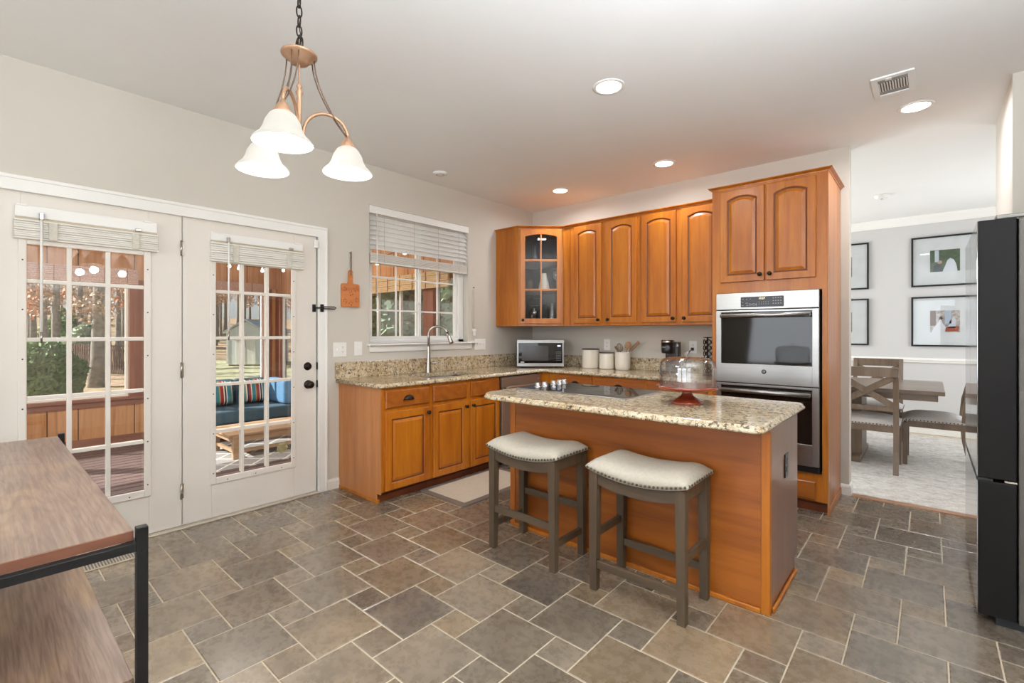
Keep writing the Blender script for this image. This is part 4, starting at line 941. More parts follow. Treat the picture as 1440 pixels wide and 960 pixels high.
# ---------------------------------------------------------------- stools
def make_stool(label, loc, zl, zs):
    t = thing('counter_stool', label, 'stool', (0,0,0), 'saddle stools at the island')
    W, D = .222, .138        # leg centres
    for sx in (-1, 1):
        for sy in (-1, 1):
            mb = MB(); top, bot = (sx*(W-.003), sy*(D-.002), .590), (sx*W, sy*D, .0); h0, h1 = .0225, .018
            L = []
            for p, h in ((bot, h1), (top, h0)): L.append([(p[0]+i*h, p[1]+j*h, p[2]) for i, j in ((-1,-1),(1,-1),(1,1),(-1,1))])
            mb.loops(L, cap0=True, cap1=True, smooth=False); mb.build('leg', 'greywood', t)
    sag = lambda x: .036*(1-(x/.25)**2)       # how far the saddle dips in the middle
    for sy in (-1, 1):                          # long aprons follow the dip
        mb = MB(); n = 14; L = []
        for i in range(n+1):
            x = -W+.018+(2*W-.036)*i/n; zt = .600-sag(x); zb_ = zt-.060; y = sy*D
            L.append([(x, y-.012, zb_), (x, y+.012, zb_), (x, y+.012, zt), (x, y-.012, zt)])
        mb.loops(L, cap0=True, cap1=True, smooth=False); mb.build('apron', 'greywoodx', t)
    for sx in (-1, 1):
        mb = MB(); mb.box(sx*W-.012, sx*W+.012, -D+.017, D-.017, .535, .600); mb.build('apron', 'greywood', t)
    for sy, z in ((-1, zl[0]), (1, zl[1])):
        mb = MB(); mb.box(-W+.015, W-.015, sy*D-.010, sy*D+.010, z-.020, z+.020, .002); mb.build('stretcher', 'greywoodx', t)
    for sx in (-1, 1):
        mb = MB(); mb.box(sx*W-.010, sx*W+.010, -D+.015, D-.015, zs-.018, zs+.018, .002); mb.build('stretcher', 'greywood', t)
    # upholstered saddle seat
    mb = MB(); a, b = .258, .168; nu, nv = 28, 16
    def zt(x, y):
        e = max(abs(x)/a, 0); f = abs(y)/b
        rd = (1-max(0, (e-.62)/.38)**2.4*.72)*(1-max(0, (f-.52)/.48)**2.4*.66)
        return .600-sag(x*.93)+.010+(.066)*rd
    top = [[mb.v((a*(2*i/nu-1), b*(2*j/nv-1), zt(a*(2*i/nu-1), b*(2*j/nv-1)))) for j in range(nv+1)] for i in range(nu+1)]
    bot = [[mb.v((a*.985*(2*i/nu-1), b*.975*(2*j/nv-1), .600-sag(a*(2*i/nu-1)))) for j in range(nv+1)] for i in range(nu+1)]
    for i in range(nu):
        for j in range(nv):
            mb.f([top[i][j], top[i+1][j], top[i+1][j+1], top[i][j+1]], True); mb.f([bot[i][j], bot[i][j+1], bot[i+1][j+1], bot[i+1][j]], True)
    for i in range(nu): mb.f([top[i][0], bot[i][0], bot[i+1][0], top[i+1][0]], True); mb.f([top[i][nv], top[i+1][nv], bot[i+1][nv], bot[i][nv]], True)
    for j in range(nv): mb.f([top[0][j], top[0][j+1], bot[0][j+1], bot[0][j]], True); mb.f([top[nu][j], bot[nu][j], bot[nu][j+1], top[nu][j+1]], True)
    mb.build('seat', 'linen', t)
    nm = None
    def nail(p):
        nonlocal nm
        if nm is None:
            q = MB(); q.ball((0, 0, 0), .0062, (1, 1, 1), 8, 6); nm = q.build('nailhead', 'pewter', t); nm.location = p
        else:
            o = nm.copy(); COL.objects.link(o); o.location = p; o.parent = t
    for i in range(25): x = -.245+.49*i/24; nail((x, -b+.0005, .612-sag(x*1.0)))
    for sx in (-1, 1):
        for j in range(11): y = -.15+.30*j/10; nail((sx*(a-.001), y, .612-sag(a)))
    t.location = loc; return t
make_stool('cream saddle stool with nailheads nearer the sink cabinets', (1.932, -2.352, 0), (.235, .275), .140)
make_stool('cream saddle stool with nailheads nearer the right end of the island', (2.628, -2.352, 0), (.130, .150), .275)

# ---------------------------------------------------------------- cake stand and its glass dome
cx, cyy = 2.672, -1.975
t = thing('cake_stand', 'turned mahogany cake stand on the island', 'cake stand', (cx, cyy, CT))
mb = MB(); mb.lathe((cx, cyy, CT), [(0, .0004), (.083, .0004), (.084, .006), (.078, .012), (.066, .016), (.064, .020), (.050, .028), (.034, .040), (.027, .054), (.026, .066), (.036, .074), (.0, .0745)], 40); mb.build('pedestal', 'mahog', t)
mb = MB(); mb.lathe((cx, cyy, CT), [(0, .0745), (.10, .0745), (.140, .078), (.158, .084), (.161, .090), (.158, .095), (.145, .0945), (0, .0945)], 56); mb.build('plate', 'mahog', t)
t = thing('glass_dome', 'clear glass cake dome with a faceted knob on the mahogany stand', 'glass dome', (cx, cyy, CT+.0947))
mb = MB(); zb_ = CT+.0949
outer = [(.143, 0), (.144, .10), (.139, .130), (.122, .146), (.09, .153), (.02, .156), (0, .156)]; inner = [(0, .151), (.02, .151), (.088, .148), (.118, .141), (.134, .127), (.139, .10), (.138, 0)]
mb.lathe((cx, cyy, zb_), outer+inner+[outer[0]], 56); mb.build('dome', 'clear', t)
mb = MB(); mb.lathe((cx, cyy, zb_+.156), [(0, .0002), (.008, .0002), (.007, .006), (.012, .010), (.016, .018), (.013, .028), (.006, .033), (0, .034)], 10, smooth=False); mb.build('knob', 'clear', t)

# ---------------------------------------------------------------- on the back counter
Zc = CT+.0004
# microwave standing across the corner
t = thing('microwave', 'stainless steel microwave standing across the counter corner', 'microwave', (0,0,0))
mw, mh, md_ = .505, .286, .34
mb = MB(); mb.box(-mw/2, mw/2, .016, md_, .014, mh+.012, .004); mb.build('housing', plain('microwave_case', srgb(110, 98, 90), .4, .5), t)
mb = MB(); mb.box(-mw/2, mw/2, 0, .015, .014, mh+.014, .003); dr = mb.build('front_frame', 'steel', t)
mb = MB(); mb.prism(rrect(-mw/2+.016, mw/2-.016, .050, mh-.018, .004), -.003, .001, 'y'); wn = mb.build('door_glass', 'glassblack', dr)
mb = MB(); mb.prism(rrect(-mw/2+.052, .085, .078, mh-.048, .006), -.0036, -.0029, 'y'); mb.build('window_mesh', plain('microwave_mesh', srgb(66, 62, 58), .12), wn)
mb = MB(); mb.box(.182, .216, -.0038, -.0030, mh-.058, mh-.044); mb.build('clock_display', 'blueled', wn)
mb = MB()
for r_ in range(6):
    for k in range(3): mb.box(.168+k*.019, .179+k*.019, -.0036, -.0030, .078+r_*.018, .082+r_*.018)
mb.build('keypad_marks', 'greymark', wn)
mb = MB(); mb.box(-.212, -.175, -.0036, -.0030, .057, .066); mb.build('maker_mark', 'ltmark', wn)
mb = MB(); mb.box(-.025, .025, -.0008, .0002, .030, .033); mb.build('model_mark', 'greymark', dr)
for x in (-.2, .2):
    for y in (.03, md_-.05): mb = MB(); mb.cyl((x, y, 0), (x, y, .0145), .014, seg=12); mb.build('foot', 'blackpl', t)
t.location = (.521, -.509, Zc); t.rotation_euler = (0, 0, R(41.35))
def canister(x, y, r, h, label, lid=True):
    t = thing('canister', label, 'canister', (x, y, Zc), 'cream canisters')
    mb = MB(); mb.lathe((x, y, Zc), [(0, 0), (r-.008, 0), (r-.002, .004), (r, .012), (r, h-.012), (r-.003, h-.004), (r-.006, h-.002), (0, h-.002)], 36); mb.build('body', 'ceramic', t)
    mb = MB(); mb.lathe((x, y, Zc+h-.0018), [(0, 0), (r+.001, 0), (r+.002, .003), (r+.001, .011), (r-.004, .012), (0, .012)], 36); mb.build('lid', 'lidgrey', t)
canister(.935, -.168, .0905, .198, 'taller cream ceramic canister with a grey lid'); canister(1.128, -.160, .078, .166, 'shorter cream ceramic canister with a grey lid')
ux, uy = 1.312, -.160
mb = MB(); mb.lathe((ux, uy, Zc), [(0, 0), (.066, 0), (.073, .006), (.077, .05), (.0785, .175), (.077, .182), (.073, .182), (.0725, .17), (.070, .03), (0, .022)], 36)
tag(mb.build('utensil_crock', 'ceramic'), 'open cream ceramic crock holding wooden utensils', 'crock')
def utensil(name, label, m, base, tip, head):
    t = thing(name, label, 'utensil', base, 'utensils in the crock'); base, tip = Vector(base), Vector(tip); d = (tip-base).normalized()
    mb = MB(); mb.tube([base, tip], .0055, 8); mb.build('handle', m, t); mb = MB(); head(mb, tip, d); mb.build('head', m, t)
side = Vector((.75, .66, 0))
def spoon_head(a, b):
    def h(mb, p, d):
        L = []; n = 10
        for i in range(n+1):
            u = i/n; w_ = a*math.sqrt(max(0.0, 1-(2*u-1)**2))+.003; c = p+d*(b*u); nrm = d.cross(side).normalized()
            L.append([c+side*w_*cos(t_)+nrm*.006*sin(t_) for t_ in [2*pi*k/10 for k in range(10)]])
        mb.loops(L, cap0=True, cap1=True)
    return h
def whisk_head(mb, p, d):
    for k in range(4):
        a = pi*k/4; s2 = side*cos(a)+d.cross(side)*sin(a); pts = [p+s2*(.030*sin(pi*i/12*1.0)*(1 if 1 else 0))+d*(.085*(1-cos(pi*i/12))/2) for i in range(13)]
        pts2 = [p-s2*(.030*sin(pi*i/12))+d*(.085*(1-cos(pi*i/12))/2) for i in range(13)]; mb.tube(pts, .0022, 5); mb.tube(pts2, .0022, 5)
zz = Zc+.024
utensil('wooden_spoon', 'light round wooden spoon standing tallest in the crock', 'spoon', (ux+.010, uy, zz), (ux+.045, uy+.01, Zc+.215), spoon_head(.030, .075))
utensil('wooden_spatula', 'slotted grey-brown wooden turner leaning right out of the crock', 'dkspoon', (ux-.03, uy-.01, zz), (ux+.085, uy, Zc+.205), lambda mb, p, d: mb.bar(p-d*.005, p+(d+Vector((.55,.1,.1)))*.085, .038, .008, up=(0,-1,.3), bev=.003))
utensil('whisk', 'dark wire-headed whisk in the crock', 'dkspoon', (ux+.01, uy-.02, zz), (ux-.022, uy-.01, Zc+.185), whisk_head)
utensil('wooden_fork', 'narrow dark wooden fork leaning left in the crock', 'dkspoon', (ux+.02, uy+.01, zz), (ux-.060, uy-.005, Zc+.20), spoon_head(.013, .045))
# coffee maker
t = thing('coffee_maker', 'black single-cup coffee maker on the counter beside the outlet', 'coffee maker', (1.818, -.22, Zc))
mb = MB(); mb.prism(rrect(1.761, 1.875, -.300, -.115, .02), Zc, Zc+.025); mb.build('base', 'blackpl', t)
mb = MB(); mb.prism(rrect(1.773, 1.903, -.195, -.115, .02), Zc+.025, Zc+.29); mb.build('tower', plain('coffee_grey', srgb(62, 56, 52), .4), t)
mb = MB(); mb.lathe((1.818, -.235, Zc), [(0, .185), (.048, .185), (.056, .195), (.058, .215), (.058, .285), (0, .285)], 32); hd = mb.build('brew_head', 'blackpl', t)
mb = MB(); mb.lathe((1.818, -.235, Zc), [(.058, .285), (.059, .29), (.058, .306), (.05, .31), (0, .31)], 32); mb.build('lid', 'nickel', t)
mb = MB(); nrm = Vector((-.35, -.94, 0)); sd = Vector((.94, -.35, 0))
text_into(mb, 'KEURIG', .017, lambda c: Vector((1.818, -.235, Zc+.243+c.y))+Vector((math.sin(c.x/.0585)*.0585*sd.x+math.cos(c.x/.0585)*.0588*nrm.x, math.sin(c.x/.0585)*.0585*sd.y+math.cos(c.x/.0585)*.0588*nrm.y, 0)))
mb.build('maker_name', 'ltmark', hd)
mb = MB(); mb.box(1.878, 1.904, -.1975, -.194, Zc+.245, Zc+.272, .002); mb.build('button_panel', 'nickel', t)
t = thing('plug', 'black plug and cord in the outlet above the coffee maker', 'plug', (1.969, -.02, 1.12))
mb = MB(); mb.box(1.957, 1.981, -.030, -.0086, 1.104, 1.132, .004); mb.build('plug_body', 'blackpl', t)
mb = MB(); mb.tube([(1.968, -.028, 1.112), (1.958, -.055, 1.10), (1.938, -.06, 1.06), (1.925, -.07, .98), (1.93, -.10, .91), (1.92, -.12, Zc+.008)], .0042, 8); mb.build('cord', 'blackpl', t)
# scrolled metal stand
t = thing('scroll_rack', 'dark scrolled metal rack standing beside the oven tower', 'rack', (2.205, -.20, Zc))
mb = MB(); mb.lathe((2.205, -.20, Zc), [(0, 0), (.075, 0), (.075, .008), (0, .008)], 28); mb.build('base', 'bronze', t)
mb = MB()
for k in range(8):
    a = 2*pi*k/8; c = Vector((2.205, -.20, 0)); o_ = Vector((cos(a), sin(a), 0)); tn = Vector((-sin(a), cos(a), 0))
    for lv in range(6):
        z = Zc+.035+lv*.052; mb.tube([c+o_*.062+tn*(.019*cos(b))+Vector((0,0,z+.022*sin(b))) for b in [2*pi*i/14 for i in range(14)]], .0034, 6, closed=True)
mb.build('scrollwork', 'bronze', t)
mb = MB()
for a in (.4, 2.5, 4.6): mb.cyl((2.205+.062*cos(a), -.20+.062*sin(a), Zc+.006), (2.205+.062*cos(a), -.20+.062*sin(a), Zc+.335), .004, seg=8)
mb.lathe((2.205, -.20, Zc+.333), [(.058, 0), (.066, 0), (.066, .006), (.058, .006), (.058, 0)], 28); mb.build('frame', 'bronze', t)

# ---------------------------------------------------------------- inside the glass cabinet
def cab_item(name, label, cat, x, y, z, prof, m, seg=24):
    mb = MB(); mb.lathe((x, y, z), prof, seg); return tag(mb.build(name, m), label, cat)
z1, z2, z3 = UZ0+.0185, 1.7445, 2.0615
cab_item('glass_bottle', 'tall clear glass bottle on the top shelf of the glass cabinet', 'bottle', .36, -.40, z3, [(0, 0), (.032, 0), (.034, .01), (.032, .08), (.015, .12), (.012, .17), (.015, .178), (0, .178)], 'thinglass')
cab_item('glass_plate', 'flat glass dish on the top shelf of the glass cabinet', 'dish', .50, -.30, z3, [(0, 0), (.03, 0), (.06, .014), (.062, .017), (.03, .006), (0, .005)], 'ltmark')
cab_item('ceramic_jug', 'tapered white ceramic jug on the middle shelf of the glass cabinet', 'jug', .475, -.385, z2, [(0, 0), (.058, 0), (.062, .012), (.052, .06), (.034, .14), (.028, .175), (.024, .18), (0, .178)], 'ceramic')
for k, (x, y) in enumerate(((.27, -.50), (.33, -.46), (.375, -.50))):
    tag(cab_item('drinking_glass', 'clear drinking glass on the middle shelf of the glass cabinet', 'glass', x, y, z2, [(0, .002), (.022, 0), (.028, .09), (.030, .10), (.028, .10), (.022, .006), (0, .005)], 'thinglass'), 'clear drinking glass on the middle shelf of the glass cabinet', 'glass', 'drinking glasses in the corner cabinet')
cab_item('wine_glass', 'stemmed clear glass at the right of the middle shelf', 'glass', .585, -.31, z2, [(0, 0), (.032, 0), (.030, .004), (.005, .01), (.005, .09), (.03, .12), (.038, .16), (.032, .22), (.030, .22), (.036, .16), (.028, .124), (0, .10)], 'thinglass')
t = thing('stand_mixer', 'dark stand mixer with a steel bowl on the bottom shelf of the glass cabinet', 'mixer', (.40, -.40, z1))
mb = MB(); mb.box(.30, .49, -.46, -.34, z1, z1+.03, .008); mb.box(.44, .49, -.45, -.35, z1+.03, z1+.22, .01); mb.box(.28, .49, -.44, -.36, z1+.21, z1+.29, .02, 3); mb.build('body', 'black', t)
mb = MB(); mb.lathe((.355, -.40, z1+.032), [(0, 0), (.03, 0), (.05, .03), (.068, .09), (.070, .12), (.068, .12), (.048, .034), (0, .006)], 24); mb.build('bowl', 'chrome', t)
mb = MB(); mb.cyl((.35, -.40, z1+.10), (.35, -.40, z1+.21), .012, seg=12); mb.build('beater', 'chrome', t)
cab_item('serving_bowl', 'white serving bowl at the left of the bottom shelf in the glass cabinet', 'bowl', .30, -.555, z1, [(0, 0), (.025, 0), (.055, .03), (.058, .04), (.054, .038), (.02, .008), (0, .007)], 'ltmark')
cab_item('glass_carafe', 'tall clear carafe at the right of the bottom shelf in the glass cabinet', 'carafe', .545, -.33, z1, [(0, 0), (.04, 0), (.045, .02), (.038, .14), (.018, .20), (.024, .24), (.021, .24), (.014, .20), (.034, .14), (.04, .02), (0, .006)], 'thinglass')
# ================================================================ CEILING FITTINGS
def downlight(x, y, label, energy=9):
    t = thing('recessed_light', label, 'ceiling light', (x, y, H-.004), 'recessed ceiling lights')
    mb = MB(); mb.lathe((x, y, H), [(.072, -.001), (.076, -.006), (.094, -.004), (.096, -.0005), (.072, -.0005)], 36); mb.build('trim_ring', 'white', t)
    mb = MB(); mb.lathe((x, y, H), [(0, -.0035), (.072, -.0035), (.072, -.001), (0, -.001)], 36); mb.build('lens', 'led', t)
    lamp('downlight', 'AREA', (x, y, H-.012), energy, (.93, .97, 1.04), target=(x, y, 0), shape='DISK', size=.14, spread=R(168))
downlight(2.229, -2.041, 'lit recessed ceiling light above the island'); downlight(1.936, -.583, 'lit recessed ceiling light in front of the arched wall cabinets', 6)
downlight(.800, -.534, 'lit recessed ceiling light nearest the glass corner cabinet', 6); downlight(3.596, -.505, 'lit recessed ceiling light beside the ceiling vent near the dining room')
t = thing('ceiling_vent', 'white rectangular air vent in the ceiling near the fridge', 'vent', (3.50, -.96, H-.006))
mb = MB(); VX0, VX1, VY0, VY1 = 3.405, 3.600, -1.112, -.818
mb.box(VX0, VX0+.03, VY0, VY1, H-.010, H-.0005, .002); mb.box(VX1-.03, VX1, VY0, VY1, H-.010, H-.0005, .002); mb.box(VX0+.03, VX1-.03, VY0, VY0+.035, H-.010, H-.0005, .002); mb.box(VX0+.03, VX1-.03, VY1-.035, VY1, H-.010, H-.0005, .002); mb.build('frame', 'white', t)
mb = MB(); mb.box(VX0+.03, VX1-.03, VY0+.035, VY1-.035, H-.0025, H-.0006); mb.build('duct', 'ventdark', t)
for k in range(11):
    x = VX0+.034+k*.0125; mb = MB(); mb.bar((x, VY0+.085, H-.006), (x, VY1-.085, H-.006), .007, .002, up=(.5, 0, .8)); mb.build('louvre', 'white', t)
for y in (VY0+.060, VY1-.060):
    mb = MB(); mb.box(VX0+.03, VX1-.03, y-.022, y+.022, H-.0055, H-.004); mb.build('baffle', plain('baffle_grey', srgb(150, 150, 148), .6), t)
mb = MB(); mb.box(3.47, 3.50, VY0+.02, VY0+.05, H-.013, H-.006, .002); mb.build('damper_tab', 'white', t)
t = thing('ceiling_speaker', 'small round white cover on the ceiling above the window', 'ceiling cover', (.294, -1.711, H-.02))
mb = MB(); mb.lathe((.294, -1.711, H), [(0, -.020), (.040, -.019), (.060, -.012), (.066, -.0005), (0, -.0005)], 28); mb.build('cover', 'ceil', t)
mb = MB(); mb.lathe((.294, -1.711, H-.0195), [(.03, 0), (.034, -.002), (.038, 0)], 24); mb.build('ring', 'greymark', t)
t = thing('smoke_detector', 'white smoke detector on the dining-room ceiling', 'smoke detector', (3.28, 1.87, H-.04))
mb = MB(); mb.lathe((3.28, 1.87, H), [(0, -.040), (.045, -.039), (.058, -.030), (.064, -.012), (.070, -.010), (.070, -.0005), (0, -.0005)], 28); mb.build('body', 'plastic', t)
mb = MB(); mb.lathe((3.28, 1.87, H-.0395), [(0, -.004), (.010, -.004), (.012, 0)], 16); mb.build('test_button', 'greymark', t)

# ---------------------------------------------------------------- chandelier
HC = Vector((1.985, -3.777, 0))
t = thing('chandelier', 'three-arm copper chandelier with lit frosted bell shades', 'chandelier', (HC.x, HC.y, 1.84))
mb = MB(); mb.lathe((HC.x, HC.y, H), [(0, -.03), (.02, -.03), (.05, -.018), (.062, -.006), (.062, -.0005), (0, -.0005)], 32); mb.build('ceiling_canopy', 'copper', t)
z = H-.028; k = 0
while z > 2.325:
    mb = MB(); c = Vector((HC.x, HC.y, z-.021)); ax = Vector((1, 0, 0)) if k % 2 else Vector((0, 1, 0))
    mb.tube([c+ax*(.0095*cos(b))+Vector((0, 0, .021*sin(b))) for b in [2*pi*i/16 for i in range(16)]], .0026, 6, closed=True); mb.build('chain_link', 'bronze', t); z -= .0345; k += 1
mb = MB(); mb.tube([HC+Vector((.003, .003, H-.03-(H-2.31-.03)*i/20+0)) +Vector((.004*sin(i*1.3), .004*cos(i*1.3), 0)) for i in range(21)], .0018, 5); mb.build('lamp_cord', 'bronze', t)
mb = MB(); mb.tube([HC+Vector((.026*cos(b), 0, 2.295+.030*sin(b))) for b in [2*pi*i/18 for i in range(18)]], .0036, 8, closed=True); mb.build('hanging_ring', 'bronze', t)
mb = MB(); mb.lathe((HC.x, HC.y, 2.262), [(0, .012), (.02, .012), (.05, .008), (.060, .002), (.060, -.003), (.052, -.007), (.045, -.016), (.034, -.022), (.030, -.030), (.012, -.034), (0, -.034)], 36); mb.build('top_bowl', 'copper', t)
mb = MB(); mb.lathe((HC.x, HC.y, 0), [(.003, 2.23), (.0035, 2.16), (.010, 2.15), (.006, 2.14), (.013, 2.128), (.008, 2.115), (.009, 2.10), (.007, 1.985), (.011, 1.975), (.022, 1.965), (.026, 1.955), (.018, 1.942), (.006, 1.932), (.0, 1.925)], 24); mb.build('centre_column', 'copper', t)
SH = [Vector((2.126, -3.893, 0)), Vector((1.815, -3.834, 0)), Vector((2.013, -3.606, 0))]
for sp in SH:
    o_ = (sp-HC); rad = o_.length; o_ = o_.normalized(); sd = Vector((-o_.y, o_.x, 0))
    P = lambda r_, z, s_=0: HC+o_*r_+sd*s_+Vector((0, 0, z))
    zt = 1.990
    mb = MB(); pts = [P(.014, 1.962)]
    for i in range(15):
        a = pi*i/14; pts.append(P(.014+(rad-.014)*(1-cos(a))/2, 1.99+.022*(i/14)*0+.078*sin(a) + (zt+.022-1.99)*(i/14)))
    mb.tube(pts, .0062, 8); mb.build('arm', 'copper', t)
    mb = MB()
    for s_ in (-.012, .012):
        q = [P(.047, 2.255, s_)]
        for i in range(1, 13):
            u = i/12; q.append(P(.047+(rad-.047)*u**1.9+.006*sin(pi*u), 2.255-(2.255-zt-.022)*u**.92, s_*(1-u*.8)))
        mb.tube(q, .0026, 6)
    mb.build('stay_rods', 'brownmetal', t)
    mb = MB(); mb.lathe((sp.x, sp.y, 0), [(0, zt+.030), (.006, zt+.028), (.008, zt+.018), (.014, zt+.014), (.022, zt), (.030, zt-.014), (.032, zt-.022), (0, zt-.022)], 24); mb.build('socket_cap', 'copper', t)
    mb = MB(); pr = [(r0*.89, zt-h0*.88) for r0, h0 in ((.030, .016), (.044, .028), (.058, .052), (.066, .078), (.076, .098), (.092, .114), (.100, .124), (.101, .128))]
    inn = [(r_-.004, z_-.001) for r_, z_ in reversed(pr)]
    mb.lathe((sp.x, sp.y, 0), pr+inn, 40); mb.build('shade', 'lampglass', t)
    mb = MB(); mb.lathe((sp.x, sp.y, 0), [(0, zt-.024), (.014, zt-.026), (.018, zt-.05), (.025, zt-.066), (.0255, zt-.088), (.019, zt-.102), (0, zt-.107)], 20); mb.build('bulb', 'bulb', t)
    lamp('chandelier_bulb', 'POINT', (sp.x, sp.y, zt-.160), 6, (.96, .98, 1.0), shadow_soft_size=.03)

# ================================================================ FLOOR THINGS
t = thing('floor_register', 'tan slotted floor register beside the patio doors', 'floor vent', (.22, -4.07, 0))
mb = MB(); mb.box(.165, .295, -4.22, -3.915, .0003, .006, .002); mb.build('frame', 'terra', t)
for k in range(22):
    y = -4.208+k*.0132; mb = MB(); mb.box(.180, .280, y, y+.0066, .0058, .0066); mb.build('slot', 'ventdark', t)
t = thing('kitchen_mat', 'beige kitchen mat with a taupe border in front of the sink', 'mat', (.84, -1.75, 0))
mb = MB(); mb.prism(rrect(.585, 1.115, -2.175, -1.28, .02), .0004, .010); mb.build('border', 'mattaupe', t)
mb = MB(); mb.prism(rrect(.635, 1.065, -2.125, -1.33, .008), .0098, .0125); mb.build('centre', 'matbeige', t)

# console table in the foreground
TX0, TX1, TY0, TY1, TZ = .395, 2.100, -4.660, -4.258, .762
t = thing('console_table', 'rustic brown console table with a black metal frame and lower shelf', 'table', (1.25, -4.46, 0))
mb = MB(); mb.box(TX0, TX1-.004, TY0, TY1-.004, TZ-.026, TZ, .002); mb.build('tabletop', 'deskwood', t)
mb = MB(); mb.box(TX1-.0038, TX1-.0005, TY0+.004, TY1-.006, TZ-.025, TZ-.001); mb.build('edge_band', 'deskedge', t)
mb = MB(); mb.box(TX0, TX1-.004, TY0, TY1-.004, .352, .375, .002); mb.build('lower_shelf', 'deskwood', t)
for x in (TX0-.014, TX1+.008):
    for y in (TY0-.008, TY1+.010):
        mb = MB(); mb.box(x-.0125, x+.0125, y-.0125, y+.0125, 0, TZ+.010, .002); lg = mb.build('leg', 'black', t)
        mb = MB(); mb.cyl((x+(.0125 if x > 1 else -.0125), y, TZ-.055), (x+(.0155 if x > 1 else -.0155), y, TZ-.055), .006, seg=10); mb.build('bolt', 'blackpl', lg)
for x in (TX0-.014, TX1+.008):
    for z0, z1 in ((TZ-.050, TZ-.027), (.328, .351)): mb = MB(); mb.box(x-.0115, x+.0115, TY0+.004, TY1-.002, z0, z1, .0015); mb.build('end_rail', 'black', t)
for y in (TY0+.006, TY1-.010):
    for z0, z1 in ((TZ-.049, TZ-.0265), (.329, .3515)): mb = MB(); mb.box(TX0-.002, TX1-.004, y-.0105, y+.0105, z0, z1, .0015); mb.build('side_rail', 'black', t)

# refrigerator: doors face the kitchen (-x)
t = thing('refrigerator', 'tall black refrigerator with a polished front at the right edge', 'refrigerator', (4.25, -1.15, 0))
FY0, FY1, FX = -1.600, -.705, 3.820
mb = MB(); mb.box(FX+.128, 4.66, FY0+.004, FY1-.004, .03, 1.765, .004); mb.build('cabinet_body', 'fridgebody', t)
mb = MB(); mb.box(FX+.06, 4.62, FY0+.02, FY1-.02, .0, .032); mb.build('base_grille', 'blackpl', t)
def fdoor(name, y0, y1, z0, z1):
    mb = MB(); mb.box(FX+.003, FX+.122, y0, y1, z0, z1, .004); d = mb.build(name, 'fridgeside', t)
    mb = MB(); mb.box(FX, FX+.0032, y0+.001, y1-.001, z0+.002, z1-.002, .001); mb.build('front_skin', 'fridgefront', d); return d
ym = (FY0+FY1)/2
for y0, y1 in ((FY0, ym-.0015), (ym+.0015, FY1)): fdoor('door', y0, y1, .640, 1.772)
fd = fdoor('freezer_drawer', FY0, FY1, .038, .626)
mb = MB(); mb.box(FX+.06, FX+.150, FY0+.012, FY0+.09, 1.772, 1.792, .004); mb.box(FX+.10, FX+.30, FY0+.02, FY0+.12, 1.765, 1.786, .004); mb.build('hinge_cover', plain('hinge_grey', srgb(120, 116, 110), .4, .6), t)
mb = MB(); mb.box(FX+.085, FX+.124, FY0+.004, FY0+.05, .628, .636, .001); mb.build('middle_hinge', 'nickel', t)
mb = MB(); mb.box(FX-.002, FX+.05, FY0+.001, FY1-.001, .6275, .6385); mb.build('gasket_channel', 'blackpl', t)

# ================================================================ DINING ROOM
mb = MB(); mb.box(.35, 4.005, .056, 3.15, -.0036, .009, .003)
tag(mb.build('dining_rug', 'rug'), 'large pale speckled rug covering the dining-room floor', 'rug')
t = thing('dining_table', 'grey-brown wooden dining table beyond the fridge', 'table', (2.9, 1.6, .009))
tx0, tx1, ty0, ty1 = 1.75, 3.765, .985, 2.15
mb = MB(); mb.box(tx0, tx1, ty0, ty1, .725, .762, .004); mb.build('tabletop', 'dinwoodx', t)
mb = MB(); mb.box(tx0+.05, tx1-.045, ty0+.06, ty1-.06, .665, .725, .003); mb.build('apron', 'dinwoodx', t)
for x in (2.15, 3.11):
    mb = MB(); mb.box(x-.045, x+.045, 1.33, 1.82, .05, .665, .006); mb.build('trestle_leg', 'dinwood', t)
    mb = MB(); mb.box(x-.05, x+.05, 1.18, 1.97, .0095, .06, .006); mb.build('trestle_foot', 'dinwood', t)
mb = MB(); mb.box(2.19, 3.07, 1.55, 1.60, .12, .20, .003); mb.build('trestle_beam', 'dinwoodx', t)
